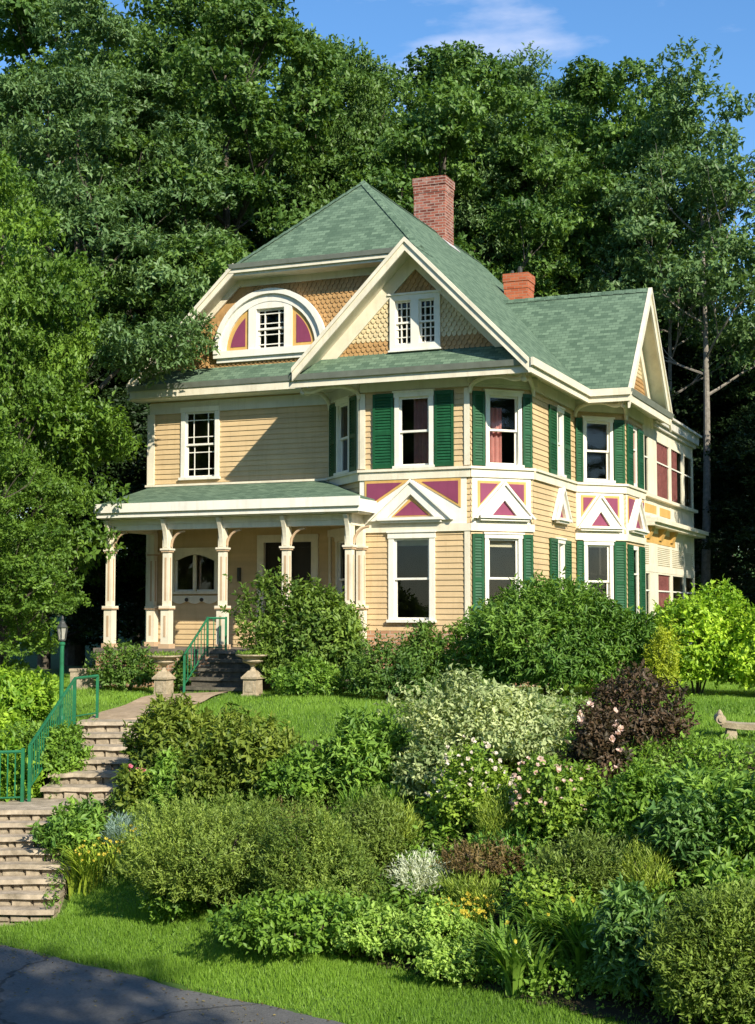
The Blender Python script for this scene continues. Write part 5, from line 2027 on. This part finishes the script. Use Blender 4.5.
def lawn_front(x, y):
    s = sdist(x, y)
    return (s > 0.03 + 0.05 * np.sin(x * 5) + 0.03 * np.sin(x * 13)) & (s < bed_front(x) + 0.1) & ~((x < -4.2) & (y > 19.65)) & (x > -9)


def lawn_top(x, y):
    s = sdist(x, y)
    pcx = np.interp(y, [p[1] for p in pc], [p[0] for p in pc])
    onpath = (np.abs(x - pcx) < 0.64) & (y > 25.2) & (y < 29.4)
    stairs_ = (x > -5.25) & (x < -3.75) & (y < 25.9)
    return (s > np.where(x < -5.2, 3.0, bed_back(x) - 0.15)) & ~onpath & ~stairs_ & ~in_poly(x, y, HB) & ~((x < -4.1) & (y < 22.8))


GRASS = leafmat('grass_blades', (0.06, 0.135, 0.014), (0.20, 0.32, 0.04), 0.4, 0.5)
a1 = grass(520000, (-6, 5), (12.5, 22), lawn_front, 0.065, 0.011)
a2 = grass(420000, (-9, 11), (20, 36), lawn_top, 0.07, 0.014)
co = np.concatenate([a1[0], a2[0]])
f = np.concatenate([a1[1], a2[1] + len(a1[0])])
tag(tri_mesh('lawn_grass', co, f, np.concatenate([a1[2], a2[2]]), GRASS), 'short mown grass of the front strip and the upper lawn', 'grass', kind='stuff')


# ---- trees
def grow(mb, p, d, L, r, depth, tips, wig=0.25, nseg=4, fork=(2, 3), ang=0.6, up=0.15, shrink=0.7):
    pts, rad = [p.copy()], [r]
    q = p.copy()
    dd = d.copy()
    for k in range(nseg):
        dd = (dd + Vector((random.gauss(0, wig), random.gauss(0, wig), random.gauss(0, wig) * 0.6 + up))*0.35).normalized()
        q = q + dd * (L / nseg)
        pts.append(q.copy())
        rad.append(r * (1 - 0.5 * (k + 1) / nseg))
    mb.tube(pts, rad, 7 if r > 0.06 else 5, caps=False)
    if depth == 0:
        tips.append((q.copy(), dd.copy()))
        return
    tips.append((pts[-2].copy(), dd.copy()))
    for i in range(random.randint(*fork)):
        t_ = pts[random.randint(max(1, nseg - 2), nseg)]
        ax = Vector((random.gauss(0, 1), random.gauss(0, 1), random.gauss(0, 0.5)))
        nd = (dd + ax.normalized() * ang * random.uniform(0.7, 1.3) + Vector((0, 0, up))).normalized()
        grow(mb, t_, nd, L * shrink * random.uniform(0.8, 1.15), r * 0.5, depth - 1, tips, wig, nseg, fork, ang, up, shrink)


def make_tree(name, hgt, crown_lo, rx, leaf, bark, nclump=70, per=60, ln=0.20, wd=0.11, k=7, clump_r=(0.6, 1.2), trunk_r=0.22, limbs=9, top_taper=0.5, lean=0.0, low_fill=True):
    """tapered trunk with limbs; crown of leaf clumps hung on the branch ends and through the crown volume"""
    root = empty(name)
    mb = MB()
    tips = []
    tp = []
    for i in range(9):
        t_ = i / 8
        tp.append(Vector((lean * t_ * hgt + 0.12 * math.sin(3 * t_ + hgt), 0.10 * math.sin(4.3 * t_ + rx), t_ * hgt * 0.86)))
    tr_ = [trunk_r * (1.25 if i == 0 else 1) * (1 - 0.9 * i / 8) + 0.012 for i in range(9)]
    mb.tube(tp, tr_, 10, caps=False)
    for i in range(limbs):
        t_ = crown_lo + (0.92 - crown_lo) * (i + random.random() * 0.6) / limbs
        j = min(7, int(t_ * 8 / 0.93 * 0.93))
        p = tp[j].lerp(tp[j + 1], t_ * 8 - j)
        a = i * 2.4 + random.uniform(-0.4, 0.4)
        prof = 1 - max(0, (t_ - 0.55) / 0.45) ** 1.5 * top_taper
        d = Vector((math.cos(a), math.sin(a), random.uniform(0.25, 0.8))).normalized()
        grow(mb, p, d, rx * 0.62 * prof, trunk_r * 0.38 * (1.2 - t_ * 0.7), 2, tips)
    mb.build('trunk', bark, root)
    # clump centres: branch tips, then the crown volume
    cs = [np.array(p) for p, d in tips]
    random.shuffle(cs)
    cs = cs[: int(nclump * 0.55)]
    zc0 = crown_lo * hgt
    for i in range(9):        # a leafy leader
        z = hgt * (0.70 + 0.27 * i / 8)
        w_ = rx * (0.42 - 0.34 * i / 8)
        cs.append(np.array([lean * z + rng.normal(0, w_), rng.normal(0, w_), z]))
    while len(cs) < nclump:
        d = rnd_dir(1)[0]
        t_ = rng.uniform(0, 1)
        z = zc0 + (hgt - zc0) * t_
        prof = math.sin(PI * min(1, 0.18 + 0.82 * t_ ** 0.85)) ** 0.6 if t_ > 0.0 else 0.5
        prof = max(0.12, (1 - max(0, (t_ - 0.35) / 0.65) ** 2.2 * (0.55 + 0.45 * top_taper)) * min(1, 0.6 + t_ * 2))
        rr = rx * prof * math.sqrt(rng.uniform(0.25, 1.0))
        a = rng.uniform(0, 2 * PI)
        cs.append(np.array([rr * math.cos(a) + lean * z, rr * math.sin(a), z]))
    cs = np.array(cs)
    m_ = len(cs)
    cr = rng.uniform(clump_r[0], clump_r[1], m_)
    ct = rng.normal(0.5, 0.15, m_)
    ci = np.repeat(np.arange(m_), per)
    d = rnd_dir(len(ci))
    d[:, 2] = np.where(d[:, 2] < -0.2, -d[:, 2] * 0.6, d[:, 2])
    rad = cr[ci] * (0.35 + 0.65 * rng.uniform(0, 1, len(ci)) ** 0.5)
    pos = cs[ci] + d * rad[:, None] * np.array([1, 1, 0.62])
    td = norm(d * 0.8 + np.array([0, 0, 0.1]) + rnd_dir(len(ci)) * 0.5)
    tn = np.clip(ct[ci] + rng.normal(0, 0.12, len(ci)), 0, 1)
    co, f, tt = twigs(pos, td, tn, k, ln * 1.7, ln, wd, 0.9, 0.5, 0.2, face=1.0, mess=0.5)
    tri_mesh('crown', co, f, tt, leaf, root)
    return root


def copy_tree(src):
    c = src.copy()
    COL.objects.link(c)
    for ch in src.children:
        d = ch.copy()
        COL.objects.link(d)
        d.parent = c
    return c


L_MAPLE = leafmat('maple_leaves', (0.025, 0.062, 0.012), (0.115, 0.192, 0.042), 0.34, 0.45)
L_MAPLE_B = leafmat('fresh_maple_leaves', (0.029, 0.070, 0.014), (0.122, 0.206, 0.044), 0.34, 0.45)
L_ASH = leafmat('ash_leaves', (0.034, 0.074, 0.022), (0.120, 0.195, 0.068), 0.32, 0.45)
L_BRIGHT = leafmat('bright_leaves', (0.035, 0.08, 0.012), (0.135, 0.225, 0.03), 0.38, 0.45)
L_SHADE = leafmat('dark_leaves', (0.010, 0.026, 0.008), (0.035, 0.07, 0.018), 0.25, 0.5, gain=1.0)  # shade of the wood put into the leaf colour of the understorey

PT = {
    'maple': make_tree('maple_tree', 20, 0.20, 5.0, L_MAPLE, M['bark'], 185, 84, 0.17, 0.105, 7, (0.5, 1.15), 0.30, 16),
    'maple_b': make_tree('maple_tree', 18, 0.25, 4.2, L_MAPLE_B, M['bark'], 160, 84, 0.165, 0.10, 7, (0.45, 1.05), 0.25, 14),
    'ash': make_tree('ash_tree', 19, 0.25, 4.6, L_ASH, M['bark'], 165, 78, 0.18, 0.075, 7, (0.5, 1.05), 0.26, 14),
    'airy': make_tree('birch_tree', 18, 0.52, 3.0, L_ASH, M['bark_pale'], 62, 46, 0.19, 0.10, 7, (0.5, 1.05), 0.15, 12, 0.3),
    'bright': make_tree('lime_tree', 12, 0.12, 3.2, L_BRIGHT, M['bark'], 105, 56, 0.15, 0.085, 8, (0.5, 1.05), 0.18, 13),
    'under': make_tree('understorey_tree', 14, 0.06, 3.8, L_SHADE, M['bark'], 150, 62, 0.17, 0.095, 7, (0.6, 1.2), 0.16, 13),
    'low': make_tree('young_maple_tree', 14, 0.06, 3.8, L_MAPLE, M['bark'], 170, 74, 0.15, 0.09, 7, (0.6, 1.2), 0.16, 13),
}
used = set()


def tree(kind, px, depth, ytop, label, group=None, rot=0, wide=1.0, base_h=None):
    src = PT[kind]
    hs = {'maple': 20, 'maple_b': 18, 'ash': 19, 'airy': 18, 'bright': 12, 'under': 14, 'low': 14}[kind]
    o = src if kind not in used else copy_tree(src)
    used.add(kind)
    x = place(px, depth)
    g = gzf(x, depth) - 0.15
    top = H - (ytop - 612) / 1453.4 * depth
    s = (top - g) / hs
    o.location = (x, depth, g)
    o.rotation_euler = (0, 0, R(rot))
    o.scale = (s * wide, s * wide, s)
    tag(o, label, 'tree', group)
    return o


WG = 'tall trees behind the house'
tree('maple', 225, 47, -35, 'tallest broad maple behind the left end of the roof', WG, 10)
tree('ash', 72, 44, 8, 'pale leaved ash at the upper left with a gap of sky beside it', WG, 50)
tree('maple', 325, 52, 30, 'maple rising behind the clipped front gable', WG, 140, 0.72)
tree('maple_b', 448, 50, 38, 'rounded maple behind the big brick chimney', WG, 75, 0.95)
tree('ash', 520, 54, 62, 'ash crown between the two chimneys', WG, 200, 0.85)
tree('maple_b', 612, 52, 52, 'maple rising above the right roof ridge', WG, 100, 0.92)
tree('airy', 706, 46, 62, 'airy pale trunked tree at the right with sky showing through', WG, 30)
tree('airy', 676, 47.5, 110, 'thin pale trunked tree just left of the airy one', WG, 220, 0.8)
tree('airy', 800, 50, 250, 'thin airy tree cut off by the right edge', WG, 120)
tree('maple', 140, 58, 20, 'maple far back between the ash and the tallest maple', WG, 250)
tree('maple_b', 10, 52, -40, 'maple in the upper left corner behind the ash', WG, 300)
tree('maple_b', 490, 62, 78, 'far maple seen through the gap right of the big chimney', WG, 330)
tree('maple', 385, 62, 62, 'far maple behind the peak of the roof', WG, 60)
tree('ash', 565, 64, 95, 'far ash behind the right maple', WG, 20)
tree('maple_b', 270, 62, 40, 'far maple behind the tallest one', WG, 180)
UG = 'understorey trees with shade-darkened leaves at the edge of the wood'
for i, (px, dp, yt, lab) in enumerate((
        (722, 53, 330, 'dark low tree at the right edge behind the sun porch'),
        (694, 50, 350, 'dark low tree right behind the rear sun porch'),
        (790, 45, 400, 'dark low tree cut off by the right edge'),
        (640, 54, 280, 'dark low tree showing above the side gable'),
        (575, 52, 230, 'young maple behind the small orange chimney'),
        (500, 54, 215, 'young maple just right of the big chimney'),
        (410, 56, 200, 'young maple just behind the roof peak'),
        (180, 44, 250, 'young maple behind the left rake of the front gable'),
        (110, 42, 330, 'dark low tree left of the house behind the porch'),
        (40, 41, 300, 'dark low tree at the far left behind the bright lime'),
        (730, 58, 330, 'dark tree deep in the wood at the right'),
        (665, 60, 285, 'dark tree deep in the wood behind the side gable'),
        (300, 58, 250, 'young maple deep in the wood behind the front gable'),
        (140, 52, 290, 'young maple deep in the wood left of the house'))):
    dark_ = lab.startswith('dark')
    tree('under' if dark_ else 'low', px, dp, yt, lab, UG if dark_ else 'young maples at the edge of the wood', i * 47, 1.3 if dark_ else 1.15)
LG = 'bright trees at the left beside the house'
tree('bright', -8, 33, 150, 'bright yellow green lime tree at the left edge', LG, 0, 0.8)
tree('bright', 5, 31.5, 275, 'bright lime tree whose twigs reach the left eave', LG, 70, 0.68)
tree('bright', 2, 30.5, 455, 'low bright tree left of the porch above the lamp post', LG, 190, 1.1)
tree('bright', -30, 28.5, 430, 'bright tree cut off by the left edge', LG, 260, 1.2)

# long leafy bough of the lime that reaches across the left eave
def bough(p0, p1, sag, label, leaf, n=26):
    e = empty('overhanging_bough', p0)
    tag(e, label, 'branch', None)
    A, B = Vector((0, 0, 0)), Vector(p1) - Vector(p0)
    mb = MB()
    pts = [A.lerp(B, k / 8) + Vector((0, 0, sag * math.sin(PI * k / 8))) for k in range(9)]
    mb.tube(pts, [0.05 * (1 - k / 9) + 0.006 for k in range(9)], 6)
    cs = []
    for k in range(n):
        q = pts[min(8, 2 + int(6.9 * k / n))]
        o = Vector((random.gauss(0, 0.42), random.gauss(0, 0.45), random.gauss(0.05, 0.22)))
        mb.tube([q, q + o * 0.5 + Vector((0, 0, 0.05)), q + o], [0.012, 0.009, 0.004], 4)
        cs.append(q + o)
    mb.build('limb', M['bark'], e)
    cs = np.array([tuple(c) for c in cs])
    ci = np.repeat(np.arange(len(cs)), 34)
    d = rnd_dir(len(ci))
    pos = cs[ci] + d * (0.30 * rng.uniform(0.2, 1, len(ci)))[:, None] * np.array([1, 1, 0.6])
    td = norm(d + rnd_dir(len(ci)) * 0.5)
    co, f, tt = twigs(pos, td, np.clip(rng.normal(0.55, 0.15, len(ci)), 0, 1), 6, 0.26, 0.14, 0.065, 0.9, 0.9, 0.25)
    tri_mesh('foliage', co, f, tt, leaf, e)


bough((place(95, 32), 32.2, 6.6), (place(188, 32.5), 32.6, 7.75), 0.35, 'leafy bough reaching across the left corner of the roof', L_ASH)
bough((place(60, 31.5), 31.5, 5.4), (place(112, 32.5), 32.5, 5.3), 0.3, 'leafy bough ending beside the left upper window', L_BRIGHT, 22)

# trees on the near side of the road and to the right: outside the photo, their shade falls into it
RG = 'roadside trees that shade the road'
SH = [('airy', 7.0, -4.0, 14.6, 60, 'roadside tree right of the viewer'), ('airy', 9.6, -2.4, 10.6, 140, 'slender roadside tree farthest to the right of the viewer'), ('airy', 3.6, 0.4, 10.6, 10, 'small roadside ash close to the viewer')]
for kind, x, y, hh, rot, lab in SH:
    o = copy_tree(PT[kind])
    g = gzf(x, y)
    s = hh / {'maple_b': 18, 'ash': 19, 'maple': 20, 'airy': 18}[kind]
    o.location = (x, y, g)
    o.rotation_euler = (0, 0, R(rot))
    o.scale = (s, s, s)
    tag(o, lab, 'tree', RG)
for kind, x, y, hh, rot, lab in (('maple', 16.3, 33.4, 14.5, 80, 'big maple right of the house, out of view'), ('maple_b', 21, 30, 16, 10, 'second maple right of the house, out of view'), ('maple', 19, 40, 18, 200, 'third maple right of the house, out of view')):
    o = copy_tree(PT[kind])
    s = hh / {'maple_b': 18, 'ash': 19, 'maple': 20, 'airy': 18}[kind]
    o.location = (x, y, gzf(x, y))
    o.rotation_euler = (0, 0, R(rot))
    o.scale = (s, s, s)
    tag(o, lab, 'tree', 'maples on the right of the house')
for i in range(11):
    o = copy_tree(PT['maple' if i % 2 else 'maple_b'])
    x, y = -34 + 7.5 * i, -34 - 5 * (i % 3)
    s = 1.0 + 0.06 * (i % 4)
    o.location = (x, y, gzf(x, y))
    o.rotation_euler = (0, 0, i)
    o.scale = (s * 1.2, s * 1.2, s)
    tag(o, 'maple in the wood across the road behind the viewer', 'tree', 'wood across the road')
for i, (x, y) in enumerate(((-36, 2), (-38, -8), (-40, -18), (-36, -27), (-44, 10), (-34, 14), (40, -10), (44, -2), (42, -20), (50, 6), (48, -28))):
    o = copy_tree(PT['maple_b' if i % 2 else 'maple'])
    s = 0.95 + 0.06 * (i % 3)
    o.location = (x, y, gzf(x, y))
    o.rotation_euler = (0, 0, i * 1.7)
    o.scale = (s * 1.25, s * 1.25, s)
    tag(o, 'maple in the wood across the road behind the viewer', 'tree', 'wood across the road')

# clover and plantain in the turf, fallen leaves on the road
n = 2600
x = rng.uniform(-6, 8, n)
y = rng.uniform(12.5, 31, n)
ok = (lawn_front(x, y) | lawn_top(x, y)) & (np.sin(x * 2.3 + 1) + np.sin(y * 1.9 + x) > 0.2)
x, y = x[ok], y[ok]
C_ = np.stack([x, y, gz(x, y) + 0.02], 1)
D_ = norm(np.stack([rng.normal(0, 1, len(x)), rng.normal(0, 1, len(x)), np.full(len(x), 0.9)], 1))
co, f, tt = twigs(C_, D_, np.clip(rng.normal(0.4, 0.2, len(x)), 0, 1), 6, 0.06, 0.06, 0.032, 1.1, 1.4, 0.1)
tag(tri_mesh('lawn_weeds', co, f, tt, STY['mid_green']['mat']), 'clover and plantain leaves growing in the lawn', 'weeds', kind='stuff')
n = 420
yy_ = rng.uniform(19.75, 25.4, n)
side_ = rng.uniform(0, 1, n) < 0.6
xr_ = np.interp(yy_, [19.7, 21.6, 22.0, 25.3], [-4.33, -4.24, -4.05, -3.82])
xl_ = np.where(yy_ > 22.9, -5.2, -7.0)
xx_ = np.where(side_, xr_ - np.abs(rng.normal(0, 0.10, n)), xl_ + np.abs(rng.normal(0, 0.08, n)))
zz_ = np.interp(yy_, [19.72, 21.65, 21.7, 22.95, 25.3, 25.8], [-2.38, -1.33, -1.32, -1.32, -0.31, -0.30])
C_ = np.stack([xx_, yy_, zz_ - 0.02], 1)
D_ = norm(np.stack([rng.normal(0, 0.6, n), rng.normal(-0.3, 0.5, n), np.ones(n)], 1))
co, f, tt = twigs(C_, D_, np.clip(rng.normal(0.4, 0.2, n), 0, 1), 6, 0.10, 0.05, 0.026)
tag(tri_mesh('step_weeds', co, f, tt, STY['mid_green']['mat']), 'small weeds creeping over the ends of the stone stairs', 'weeds', kind='stuff')
LIT = leafmat('fallen_leaves', (0.10, 0.06, 0.02), (0.30, 0.24, 0.08), 0.1, 0.7, gain=1.0)
n = 700
s_ = -np.abs(rng.normal(0, 0.7, n)) + 0.1
l_ = rng.uniform(-4, 9, n)
x = -4.8 + RT[0] * l_ + RN[0] * s_
y = 18.45 + RT[1] * l_ + RN[1] * s_
C_ = np.stack([x, y, gz(x, y) + 0.032], 1)
D_ = norm(np.stack([rng.normal(0, 1, n), rng.normal(0, 1, n), np.full(n, 0.08)], 1))
co, f, _ = leaf_arrays(C_, D_, norm(np.array([0, 0, 1.0]) + rnd_dir(n) * 0.25), rng.uniform(0.02, 0.06, n), rng.uniform(0.012, 0.03, n))
tag(tri_mesh('leaf_litter', co, f, np.repeat(rng.uniform(0, 1, n), 4), LIT), 'fallen leaves and twigs along the edge of the road', 'fallen leaves', kind='stuff')
